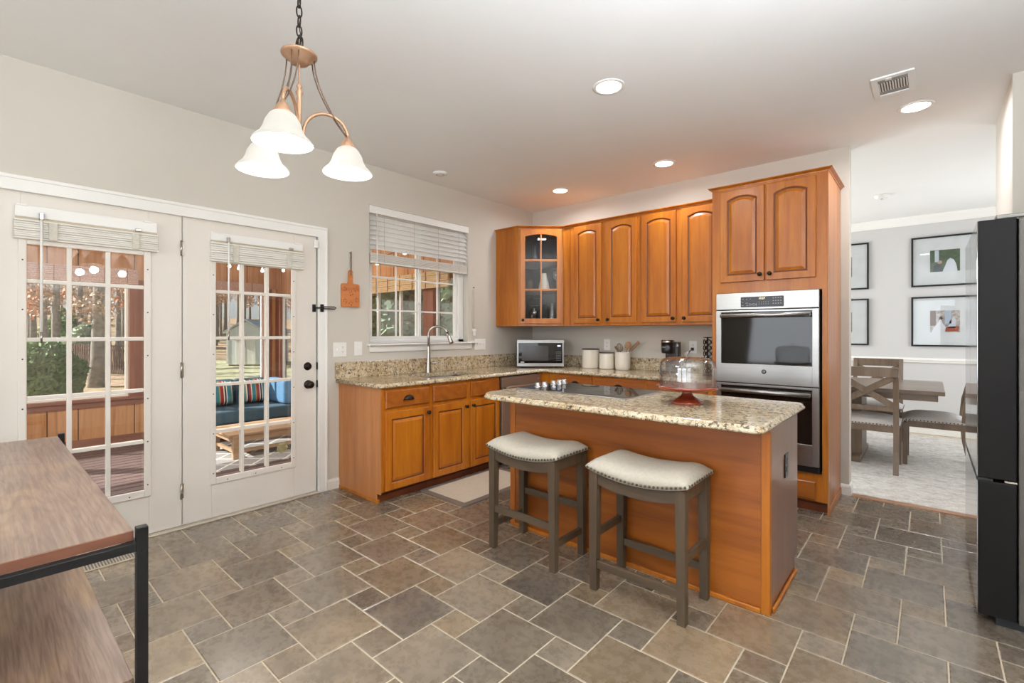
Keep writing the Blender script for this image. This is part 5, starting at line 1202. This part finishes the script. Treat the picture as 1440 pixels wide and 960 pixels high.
def make_chair(label, loc, rz):
    # local: seat faces +y, back at y=0; width along x, x=0 centre
    t = thing('dining_chair', label, 'chair', (0, 0, 0), 'cross-back dining chairs'); W = .215; m = 'dinwood'
    for sx in (-1, 1):
        mb = MB(); pts = [(sx*W, -.05, 0), (sx*W, -.015, .20), (sx*W, 0, .44), (sx*W, -.012, .62), (sx*W, -.050, .80), (sx*W, -.085, .945)]; L = []
        for (x, y, z), hw in zip(pts, (.018, .020, .024, .022, .020, .017)): L.append([(x-.020, y-hw, z), (x+.020, y-hw, z), (x+.020, y+hw, z), (x-.020, y+hw, z)])
        mb.loops(L, cap0=True, cap1=True, smooth=False); mb.build('rear_post', m, t)
        mb = MB(); L = [[(sx*(W+.004)+i*h, .42+j*h, z) for i, j in ((-1,-1),(1,-1),(1,1),(-1,1))] for z, h in ((0, .018), (.40, .023))]; mb.loops(L, cap0=True, cap1=True, smooth=False); mb.build('front_leg', m, t)
    mb = MB(); mb.box(-W-.020, W+.020, -.100, -.068, .868, .955, .004); mb.build('top_rail', m, t)
    mb = MB(); mb.box(-W+.018, W-.018, -.030, -.008, .555, .600, .003); mb.build('lower_rail', m, t)
    mb = MB(); mb.bar((-W+.015, -.020, .605), (W-.015, -.078, .868), .020, .055, up=(0, 0, 1), bev=.002); mb.build('cross_slat', m, t)
    mb = MB(); mb.bar((W-.015, -.017, .605), (-W+.015, -.075, .868), .020, .055, up=(0, 0, 1), bev=.002); mb.build('cross_slat', m, t)
    mb = MB(); mb.box(-W, W, -.012, .012, .365, .425); mb.box(-W+.015, W-.015, .408, .432, .365, .425); mb.box(-W-.012, -W+.012, .015, .40, .365, .425); mb.box(W-.012, W+.012, .015, .40, .365, .425); mb.build('seat_apron', m, t)
    mb = MB(); n = 12; a, b = .245, .235; cy0 = .215
    f = lambda u, v: .425+.012+.060*(1-abs(u)**4)*(1-abs(v)**4)
    top = [[mb.v((a*(2*i/n-1), cy0+b*(2*j/n-1), f(2*i/n-1, 2*j/n-1))) for j in range(n+1)] for i in range(n+1)]; bot = [[mb.v((a*.99*(2*i/n-1), cy0+b*.99*(2*j/n-1), .4252)) for j in range(n+1)] for i in range(n+1)]
    for i in range(n):
        for j in range(n): mb.f([top[i][j], top[i+1][j], top[i+1][j+1], top[i][j+1]], True); mb.f([bot[i][j], bot[i][j+1], bot[i+1][j+1], bot[i+1][j]])
    for i in range(n):
        mb.f([top[i][0], bot[i][0], bot[i+1][0], top[i+1][0]]); mb.f([top[i][n], top[i+1][n], bot[i+1][n], bot[i][n]]); mb.f([top[0][i], top[0][i+1], bot[0][i+1], bot[0][i]]); mb.f([top[n][i], bot[n][i], bot[n][i+1], top[n][i+1]])
    mb.build('seat_cushion', 'greige', t)
    mb = MB()
    for i in range(19):
        x = -.235+.47*i/18; mb.ball((x, cy0-b+.001, .433), .006, (1,1,1), 8, 5); mb.ball((x, cy0+b-.001, .433), .006, (1,1,1), 8, 5)
    for j in range(18):
        y = cy0-.22+.44*j/17; mb.ball((-a+.001, y, .433), .006, (1,1,1), 8, 5); mb.ball((a-.001, y, .433), .006, (1,1,1), 8, 5)
    mb.build('nailhead_trim', 'pewter', t)
    t.location = loc; t.rotation_euler = (0, 0, rz); return t
make_chair('cross-back dining chair in front of the table with its back to the kitchen', (3.224, .915, .0095), 0)
make_chair('cross-back dining chair on the far side of the dining table', (3.20, 2.52, .0095), pi)
make_chair('dining chair at the end of the table beside the refrigerator', (3.905, 1.62, .0095), pi/2)
# framed photographs
def framed(label, x0, z0, kind):
    Wd, Ht = .635, .622; y = 3.369
    t = thing('picture_frame', label, 'framed picture', (x0+Wd/2, y, z0), 'black framed photographs on the dining wall'); fw = .020
    mb = MB(); mb.box(x0, x0+fw, y-.026, y, z0, z0+Ht, .001); mb.box(x0+Wd-fw, x0+Wd, y-.026, y, z0, z0+Ht, .001); mb.box(x0+fw, x0+Wd-fw, y-.026, y, z0, z0+fw, .001); mb.box(x0+fw, x0+Wd-fw, y-.026, y, z0+Ht-fw, z0+Ht, .001); mb.build('frame', 'black', t)
    mb = MB(); mb.box(x0+fw, x0+Wd-fw, y-.012, y-.001, z0+fw, z0+Ht-fw); mb.build('mat_board', plain('mat_white', srgb(236, 236, 236), .5), t)
    px0, px1 = x0+.18, x0+.452; pz0, pz1 = z0+.178, z0+.445
    bgc = {'g': srgb(84, 100, 72), 'r': srgb(196, 184, 176), 'p': srgb(150, 150, 146)}[kind]
    mb = MB(); mb.box(px0, px1, y-.0145, y-.012, pz0, pz1); ph = mb.build('photo_print', NTnoise('print_'+kind, bgc), t)
    def shape(name, poly, col): q = MB(); q.prism([(px0+u*(px1-px0), pz0+v*(pz1-pz0)) for u, v in poly], y-.0152, y-.0146, 'y'); q.build(name, plain('ink', col, .6), ph)
    if kind == 'g':
        shape('pale_column', [(.16, .45), (.30, .45), (.30, .98), (.16, .98)], srgb(214, 220, 232))
        shape('dark_suited_figure', [(.08, 0), (.44, 0), (.42, .22), (.34, .34), (.22, .36), (.12, .26)], srgb(58, 66, 66)); shape('face', arc((.33, .44), .08, 0, 2*pi, 12)[:-1], srgb(204, 160, 138))
        shape('white_dressed_figure', [(.42, 0), (.92, 0), (.88, .3), (.80, .52), (.68, .60), (.58, .50), (.50, .22)], srgb(228, 230, 236))
    elif kind == 'r':
        shape('dark_doorway', [(.0, .3), (.2, .3), (.2, 1), (.0, 1)], srgb(126, 92, 74)); shape('blue_window', [(.5, .4), (.72, .4), (.72, 1), (.5, 1)], srgb(196, 206, 222))
        shape('white_dressed_figure', [(.05, 0), (.5, 0), (.56, .2), (.42, .42), (.36, .62), (.24, .4), (.12, .2)], srgb(236, 234, 238)); shape('seated_figure', [(.6, .2), (.86, .2), (.86, .6), (.78, .72), (.66, .5)], srgb(220, 218, 226)); shape('red_table', [(.5, .04), (.95, .04), (.98, .28), (.55, .24)], srgb(176, 84, 62)); shape('dark_hair', arc((.36, .64), .07, 0, 2*pi, 10)[:-1], srgb(96, 66, 56))
    else:
        shape('grey_figures', [(.2, 0), (.8, 0), (.74, .5), (.5, .7), (.3, .5)], srgb(96, 98, 100))
    mb = MB(); mb.box(x0+fw, x0+Wd-fw, y-.0185, y-.0165, z0+fw, z0+Ht-fw); mb.build('glazing', 'cabglass', t)
def NTnoise(name, c):
    s = NT(name); n = s.noise(s.coord(), 38, 5, .7); s.set(Base_Color=s.ramp(n, [(.35, tuple(x*.5 for x in c[:3])+(1,)), (.65, tuple(min(1, x*1.4) for x in c[:3])+(1,))]), Roughness=.4); return s.m
framed('black framed photograph of a dark suit and white dress, upper right', 3.489, 1.848, 'g'); framed('black framed photograph of a white-dressed figure by a red table, lower right', 3.489, 1.100, 'r')
framed('black framed photograph cut off by the wall end, upper of two', 2.421, 1.852, 'p'); framed('black framed photograph cut off by the wall end, lower of two', 2.421, 1.104, 'p')
# ================================================================ SCREENED PORCH
PZ, FXW, EYW = -.25, -4.67, -1.12
FW, RT = Vector((-sin(R(41.35)), cos(R(41.35)), 0)), Vector((cos(R(41.35)), sin(R(41.35)), 0))
def along(px, depth):      # a spot out in the yard on a line of sight, at a real distance
    p = CAMP+FW*depth+RT*((px-720)/666.7*depth); return p.x, p.y
slab('deck', [(-4.9, -.151, -7.4, -.98, PZ-.08, PZ)], M['deck'])
slab('ceiling_porch', [(-5.1, -.151, -7.5, -.85, 2.78, 2.9)], M['boardy'])
slab('wall_porch_far', [(FXW-.03, FXW+.03, -7.4, -1.05, PZ+.12, .355), (FXW-.03, FXW+.03, -7.4, -1.05, 2.00, 2.78)], M['boardy'])
slab('wall_porch_end', [(FXW, -.155, EYW-.03, EYW+.03, PZ+.12, .355), (FXW, -.155, EYW-.03, EYW+.03, 1.86, 2.78)], M['boardx'])
mb = MB(); mb.box(FXW-.06, FXW+.075, -7.4, -1.05, .355, .398, .004); mb.box(FXW+.031, FXW+.05, -7.4, -1.15, .285, .355); mb.box(FXW+.031, FXW+.05, -7.4, -1.15, PZ, PZ+.125); mb.box(FXW, -.155, EYW-.075, EYW+.06, .355, .397); mb.box(FXW+.05, -.155, EYW-.05, EYW-.031, PZ, PZ+.125)
structure('trim_8', mb, M['redwoody'])
for y0, y1 in ((-3.125, -2.905), (-5.42, -5.22), (-7.4, -7.22), (-1.36, -1.235)):
    mb = MB(); mb.box(FXW-.05, FXW+.07, y0, y1, .399, 2.0, .004); structure('porch_post', mb, M['redwood'])
mb = MB(); mb.box(FXW-.04, FXW+.06, -1.234, -1.08, .399, 2.0, .004); structure('porch_post', mb, M['boardy'])
for x0, x1 in ((FXW+.07, FXW+.24), (-2.75, -2.58), (-.64, -.46)):
    mb = MB(); mb.box(x0, x1, EYW-.06, EYW+.05, .398, 1.86, .004); structure('porch_post', mb, M['redwood'])
def porch_sash(p0, p1, z0, z1, n):       # white sliding sashes with glass between two posts
    p0, p1 = Vector(p0), Vector(p1); r = struct_root('window_porch', ((p0+p1)/2+Vector((0, 0, z0))))
    d = (p1-p0); mb = MB()
    for k in range(n+1):
        c = p0+d*(k/n); mb.bar(c+Vector((0,0,z0)), c+Vector((0,0,z1)), .034, .034, up=d.normalized())
    mb.bar(p0+Vector((0,0,z0+.016)), p1+Vector((0,0,z0+.016)), .030, .032); mb.bar(p0+Vector((0,0,z1-.016)), p1+Vector((0,0,z1-.016)), .030, .032); mb.build('sash', 'white', r)
    mb = MB(); nrm = d.normalized().cross(Vector((0,0,1)))*.002
    mb.bar(p0+Vector((0,0,(z0+z1)/2)), p1+Vector((0,0,(z0+z1)/2)), .004, z1-z0-.06); mb.build('glass_pane', 'pane', r)
porch_sash((FXW, -5.20, 0), (FXW, -3.14, 0), .40, 2.0, 2); porch_sash((FXW, -2.89, 0), (FXW, -1.37, 0), .40, 2.0, 2)
porch_sash((FXW+.26, EYW, 0), (-2.77, EYW, 0), .40, 1.86, 2); porch_sash((-2.56, EYW, 0), (-.66, EYW, 0), .40, 1.86, 4); porch_sash((-.445, EYW, 0), (-.165, EYW, 0), .40, 1.86, 1)
def bamboo(label, box, axis, bm_='shade_b'):
    x0, x1, y0, y1, z0, z1 = box; t = thing('bamboo_shade', label, 'shade', ((x0+x1)/2, (y0+y1)/2, z0), 'rolled bamboo shades on the porch'); n = 8
    mb = MB()
    for i in range(n):
        a, b = z0+(z1-z0)*i/n, z0+(z1-z0)*(i+.9)/n; e = .004*(i % 3)
        mb.box(x0+(e if axis == 'y' else 0), x1, y0+(e if axis == 'x' else 0), y1, a, b, .002)
    mb.build('folded_slats', bm_, t)
    mb = MB(); L = (y1-y0) if axis == 'y' else (x1-x0)
    for k in range(9):
        f = (k+.5)/9
        if axis == 'y': mb.box(x1, x1+.004, y0+L*f-.004, y0+L*f+.004, z0+.003, z1)
        else: mb.box(x0+L*f-.004, x0+L*f+.004, y0-.004, y0, z0+.003, z1)
    mb.build('binding_cords', 'redwood', t)
bamboo('rolled bamboo shade seen through the left patio door', (FXW+.075, FXW+.11, -5.2, -3.03, 1.935, 2.135), 'y')
bamboo('rolled bamboo shade seen through the knobbed patio door', (FXW+.075, FXW+.11, -2.86, -1.30, 1.925, 2.07), 'y')
bamboo('rolled bamboo shade seen through the kitchen window', (-2.35, -.165, EYW-.11, EYW-.075, 1.762, 1.945), 'x', 'shade_tan')
t = thing('string_lights', 'string of small round bulbs along the porch wall boards', 'string lights', (-4.5, -2.0, 2.3))
pts = [(-4.52, -5.1, 2.36)]
SB = [(-4.52, y, 2.30+.03*sin(y*5)) for y in (-2.80, -2.35, -1.906, -1.77, -1.42)]+[(-4.2, -1.22, 2.28), (-3.4, -1.22, 2.25), (-2.7, -1.22, 2.2), (-2.1, -1.24, 2.15), (-1.62, -1.25, 2.08), (-1.45, -1.25, 2.13), (-.9, -1.24, 2.2)]
mb = MB(); mb.tube([(x, y, z+.05) for x, y, z in SB], .004, 5); mb.build('wire', 'blackpl', t)
for x, y, z in SB:
    mb = MB(); mb.lathe((x, y, z), [(0, -.028), (.018, -.022), (.026, 0), (.018, .022), (.010, .036), (.010, .055), (0, .055)], 14); mb.build('bulb', 'stringbulb', t)
# sofa
t = thing('outdoor_sofa', 'blue cushioned wooden sofa on the porch behind the knobbed patio door', 'sofa', (-4.1, -2.15, PZ))
mb = MB(); mb.box(-4.60, -3.70, -2.75, -1.22, PZ+.05, PZ+.235, .008); mb.build('frame', 'teak', t)
for x in (-4.52, -3.78):
    for y in (-2.67, -1.30): mb = MB(); mb.box(x-.04, x+.04, y-.04, y+.04, PZ+.0005, PZ+.055); mb.build('leg', 'teak', t)
for y0, y1 in ((-2.74, -1.99), (-1.985, -1.24)): mb = MB(); mb.box(-4.38, -3.68, y0, y1, PZ+.236, PZ+.420, .035, 4); mb.build('seat_cushion', 'blue', t)
for y0, y1 in ((-2.74, -2.30), (-2.295, -1.86), (-1.855, -1.42)): mb = MB(); mb.box(-4.585, -4.39, y0, y1, PZ+.24, PZ+.80, .05, 4); mb.build('back_cushion', 'blue', t)
mb = MB(); mb.box(-4.385, -3.72, -1.41, -1.245, PZ+.422, PZ+.80, .05, 4); mb.build('arm_cushion', plain('blue_cushion_light', srgb(84, 128, 168), .9, var=.05), t)
def pillow(y, lab):
    t = MB(); n = 14; a = .19
    def P(i, j, s): u, v = 2*i/n-1, 2*j/n-1; th = .065*((1-u**4)*(1-v**4))**.6; k = 1-.06*(abs(u)*abs(v)); return Vector((s*th, u*a*k, v*a*.95*k))
    rot = Matrix.Rotation(R(-14), 3, 'Y'); off = Vector((-4.255, y, PZ+.62))
    for s in (-1, 1):
        g = [[t.v(off+rot @ P(i, j, s)) for j in range(n+1)] for i in range(n+1)]
        for i in range(n):
            for j in range(n): t.f([g[i][j], g[i+1][j], g[i+1][j+1], g[i][j+1]], True)
    bmesh.ops.remove_doubles(t.bm, verts=t.bm.verts[:], dist=.0005)
    tag(t.build('throw_pillow', 'stripe'), lab, 'pillow', 'striped pillows on the porch sofa')
pillow(-2.13, 'striped throw pillow at the left of the porch sofa'); pillow(-1.63, 'striped throw pillow nearer the light blue end of the porch sofa')
t = thing('porch_coffee_table', 'low slatted wooden coffee table on the porch rug', 'coffee table', (-2.9, -1.85, PZ))
mb = MB()
for k in range(6): mb.box(-3.28+k*.125, -3.28+k*.125+.115, -2.55, -1.15, .030, .058, .003)
mb.build('slatted_top', 'teak', t)
mb = MB(); mb.box(-3.25, -3.22, -2.50, -1.20, -.04, .030); mb.box(-2.58, -2.55, -2.50, -1.20, -.04, .030); mb.box(-3.22, -2.58, -2.50, -2.47, -.04, .030); mb.box(-3.22, -2.58, -1.23, -1.20, -.04, .030); mb.build('apron', 'teak', t)
for x in (-3.235, -2.565):
    for y in (-2.47, -1.23): mb = MB(); mb.box(x-.033, x+.033, y-.033, y+.033, PZ+.012, .030, .003); mb.build('leg', 'teak', t)
mb = MB(); mb.box(-3.20, -2.60, -2.485, -2.455, -.17, -.135); mb.box(-2.58, -2.55, -2.44, -1.26, -.17, -.135); mb.build('stretcher', 'teak', t)
mb = MB(); mb.box(-3.66, -2.15, -2.92, -1.2, PZ+.0003, PZ+.012, .002); tag(mb.build('porch_rug', 'porchrug'), 'grey porch rug with a white diamond lattice under the coffee table', 'rug')

# ================================================================ THE YARD
GZ = -.9
def gz(x, y):
    d = max(0, -x-9); return GZ+.012*d+.0009*max(0, d-14)**2*.9+.08*sin(x*.31)*cos(y*.27)
mb = MB(); nx, ny = 48, 48
V = [[mb.v((-4.95-(85*(i/nx)**1.3), -45+110*j/ny, gz(-4.95-(85*(i/nx)**1.3), -45+110*j/ny))) for j in range(ny+1)] for i in range(nx+1)]
for i in range(nx):
    for j in range(ny): mb.f([V[i][j], V[i+1][j], V[i+1][j+1], V[i][j+1]], True)
# ground beside the house as well
A = [mb.v((-4.95, -45, GZ)), mb.v((-.16, -45, GZ)), mb.v((-.16, -.98, GZ)), mb.v((-.16, 65, GZ)), mb.v((-4.95, 65, GZ))]
mb.f(A); structure('ground', mb, M['ground'])
mb = MB(); nx, ny = 16, 16
V = [[mb.v((-5.2-26*i/nx, -2.2+6.1*i/nx + 22*j/ny, gz(-5.2-26*i/nx, -2.2+6.1*i/nx+22*j/ny)+.05)) for j in range(ny+1)] for i in range(nx+1)]
for i in range(nx):
    for j in range(ny): mb.f([V[i][j], V[i+1][j], V[i+1][j+1], V[i][j+1]], True)
structure('lawn', mb, M['grass'])
def leaves(mb, c, rad, n, size, rnd, shell=.0, asp=1.8):
    for _ in range(n):
        while True:
            p = Vector((rnd.uniform(-1,1), rnd.uniform(-1,1), rnd.uniform(-1,1)))
            if shell <= p.length <= 1: break
        p = Vector(c)+Vector((p.x*rad[0], p.y*rad[1], p.z*rad[2])); a = Vector((rnd.gauss(0,1), rnd.gauss(0,1), rnd.gauss(0,1))).normalized(); b = a.orthogonal().normalized(); s_ = size*rnd.uniform(.6, 1.3)
        mb.f([mb.v(p-a*s_*asp/2), mb.v(p+b*s_/2), mb.v(p+a*s_*asp/2), mb.v(p-b*s_/2)])
def bush(name, label, cat, x, y, rx, rz, mat, n, size, seed, group=None, lift=0):
    rnd = random.Random(seed); z = gz(x, y); t = thing(name, label, cat, (x, y, z), group)
    mb = MB()
    for k in range(4): a = k*1.6+seed; mb.tube([(x, y, z-.02), (x+.3*rx*cos(a), y+.3*rx*sin(a), z+rz*.9), (x+.6*rx*cos(a), y+.6*rx*sin(a), z+rz*1.4)], [.05, .035, .012], 6)
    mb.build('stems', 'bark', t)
    mb = MB(); leaves(mb, (x, y, z+rz+lift), (rx, rx, rz), n, size, rnd, .15)
    for k in range(9):
        a = rnd.uniform(0, 6.28); e = rnd.uniform(-.2, 1); c = (x+rx*.75*cos(a)*math.sqrt(max(0, 1-e*e)), y+rx*.75*sin(a)*math.sqrt(max(0, 1-e*e)), z+rz+lift+rz*.75*e); leaves(mb, c, (rx*.42,)*2+(rz*.38,), n//14, size, rnd)
    mb.build('foliage', mat, t)
x, y = along(62, 11.5); bush('evergreen_shrub', 'big round green shrub outside the left patio door', 'shrub', x, y, .74, .92, 'leafgreen', 9000, .085, 1)
x, y = along(92, 27); bush('holly_shrub', 'dark green shrub among the trunks behind the round shrub', 'shrub', x, y, 1.0, 1.5, 'leafgreen', 2600, .14, 2)
x, y = along(122, 25); bush('laurel_shrub', 'pale green shrub beside the fence seen through the left patio door', 'shrub', x, y, .9, 1.1, 'leafpale', 2200, .16, 3)
for i, (px, d, rx, rz, m) in enumerate(((530, 13, .85, 2.0, 'leafpale'), (558, 9.6, .66, 2.0, 'leafdark'), (590, 16, 1.15, 2.4, 'leafpale'), (626, 10.8, .62, 1.9, 'leafpale'), (645, 13.4, .85, 2.4, 'leafdark'), (565, 27, 1.4, 3.2, 'leafdark'))):
    x, y = along(px, d); bush('screening_shrub', 'tall blue-green shrub outside the kitchen window' if m == 'leafdark' else 'tall pale shrub outside the kitchen window', 'shrub', x, y, rx, rz, m, 3200, .13, 20+i, 'dark shrubs outside the window' if m == 'leafdark' else 'pale shrubs outside the window')
def tree(x, y, r, h, seed, label, group, leafm, nl, lean=.0):
    rnd = random.Random(seed); z = gz(x, y)-.1; t = thing('woodland_tree', label, 'tree', (x, y, z), group)
    mb = MB(); P = [Vector((x+lean*h*u+.12*sin(u*5+seed)*u, y-.25*lean*h*u+.12*cos(u*4+seed)*u, z+h*u)) for u in [k/9 for k in range(10)]]
    mb.tube(P, [r*(1.25-.25*min(1, u*8))*(1-.75*u) if u < .12 else r*(1-.75*u) for u in [k/9 for k in range(10)]], 9)
    tips = []
    for k in range(12):
        u = rnd.uniform(.25, .97); b0 = P[0].lerp(P[-1], u); i = min(8, int(u*9)); b0 = P[i].lerp(P[i+1], u*9-i); a = rnd.uniform(0, 6.28); L = h*rnd.uniform(.05, .09)*(1.1-u*.5)
        b1 = b0+Vector((cos(a)*L*.55, sin(a)*L*.55, L*.28)); b2 = b0+Vector((cos(a)*L, sin(a)*L, L*.42+rnd.uniform(-.3, .3))); mb.tube([b0, b1, b2], [r*.28*(1-u*.6), r*.17*(1-u*.6), r*.05], 5); tips += [b1, b2]
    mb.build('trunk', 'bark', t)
    if nl:
        mb = MB()
        for p in tips: leaves(mb, p, (h*.05, h*.05, h*.05), int(nl*2.2)//len(tips), .10, rnd)
        mb.build('foliage', leafm, t)
    return t
TR = [(62, 22, .17, 'leaforange', 500, -.03), (80, 20.5, .17, 'leafbrown', 400, .035), (112, 27, .20, 'leafbrown', 500, 0), (138, 17.5, .25, 'leafbrown', 300, .01), (166, 25, .15, 'leaforange', 500, 0), (47, 26, .16, 'leafbrown', 500, 0), (99, 31, .17, 'leafbrown', 600, 0), (152, 33, .2, 'leafbrown', 600, 0), (184, 30, .16, 'leafbrown', 500, 0)]
for i, (px, d, r, m, nl, ln) in enumerate(TR):
    x, y = along(px, d); tree(x, y, r, 10+i % 3, 40+i, 'grey trunk with rusty leaves at mid distance beyond the left patio door', 'trunks beyond the left patio door', m, nl, ln)
rnd = random.Random(11)
far = []
for i in range(4): x, y = along(40+i*45, 40); far.append(tree(x, y, .14+.03*i, 12+i, 60+i, 'thin bare-looking trunk deep in the autumn woods', 'far autumn woodland trees', 'leafbrown', 900))
spots = [tuple(o.location[:2]) for o in COL.objects if o.name.startswith('woodland_tree')]
for i in range(190):
    px = rnd.choice((rnd.uniform(15, 235), rnd.uniform(15, 235), rnd.uniform(285, 430), rnd.uniform(285, 430), rnd.uniform(505, 660))); d = rnd.uniform(34, 72); x, y = along(px, d)
    if min((x-a)**2+(y-b)**2 for a, b in spots) < 3.1**2: continue
    spots.append((x, y))
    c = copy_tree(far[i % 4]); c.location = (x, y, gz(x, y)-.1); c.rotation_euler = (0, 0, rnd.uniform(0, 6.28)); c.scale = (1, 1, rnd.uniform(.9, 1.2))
for i, px in enumerate((520, 556, 604, 646)):
    x, y = along(px, 20+3*(i % 2)); tree(x, y, .17, 11, 90+i, 'slim grey trunk behind the shrubs outside the kitchen window', 'trunks beyond the kitchen window', 'leafpale', 500)
# fence
t = None; a, b = Vector((*along(96, 23.5), 0)), Vector((*along(262, 22.0), 0)); d = (b-a); L = d.length; d.normalize(); za = gz(a.x, a.y)
t = thing('picket_fence', 'dark brown picket fence across the yard behind the round shrub', 'fence', ((a.x+b.x)/2, (a.y+b.y)/2, za))
mb = MB(); n = int(L/.14)
for k in range(n):
    p = a+d*(L*k/n); z0 = gz(p.x, p.y)-.02; mb.bar((p.x, p.y, z0+.05), (p.x, p.y, z0+1.42), .085, .022, up=(d.y, -d.x, 0))
mb.build('pickets', 'fence', t)
for k in range(5):
    p = a+d*(L*k/4)+Vector((d.y, -d.x, 0))*-.07; z0 = gz(p.x, p.y)-.05; mb = MB(); mb.bar((p.x, p.y, z0), (p.x, p.y, z0+1.5), .09, .09, up=(d.y, -d.x, 0)); mb.build('post', 'fence', t)
mb = MB()
for zz_ in (.35, 1.1): p0 = a+Vector((d.y, -d.x, 0))*-.03; p1 = b+Vector((d.y, -d.x, 0))*-.03; mb.bar((p0.x, p0.y, gz(p0.x, p0.y)+zz_), (p1.x, p1.y, gz(p1.x, p1.y)+zz_), .035, .08)
mb.build('rails', 'fence', t)
# shed
sx, sy = along(346, 27); zS = gz(sx, sy); toC = Vector((CAMP.x-sx, CAMP.y-sy, 0)).normalized(); rz = math.atan2(toC.y, toC.x)+pi/2-R(28)
t = thing('garden_shed', 'pale grey gabled garden shed on the lawn', 'shed', (0, 0, 0))
w2, dp, eh, ph = 1.05, 3.0, 2.0, 2.62      # gable faces local -y
mb = MB(); mb.prism([(-w2, .12), (w2, .12), (w2, eh), (0, ph-.06), (-w2, eh)], 0, dp, 'y'); mb.build('walls', 'shedwall', t)
mb = MB(); mb.prism([(-w2-.18, eh-.10), (0, ph+.02), (w2+.18, eh-.10), (w2+.18, eh-.02), (0, ph+.10), (-w2-.18, eh-.02)], -.18, dp+.18, 'y'); mb.build('roof', 'shedroof', t)
mb = MB(); mb.box(-.55, .55, -.03, -.001, .15, 1.85, .004); dd = mb.build('door', 'white', t)
mb = MB(); mb.box(-.012, .012, -.036, -.0305, .16, 1.84); mb.build('door_gap', 'greymark', dd)
for x in (-w2, w2): mb = MB(); mb.box(x-.05, x+.05, -.02, .03, .12, eh); mb.build('corner_trim', 'white', t)
mb = MB(); mb.box(-w2+.05, w2-.05, .05, dp-.05, -.15, .12); mb.build('skid_base', 'fence', t)
t.location = (sx, sy, zS); t.rotation_euler = (0, 0, rz)
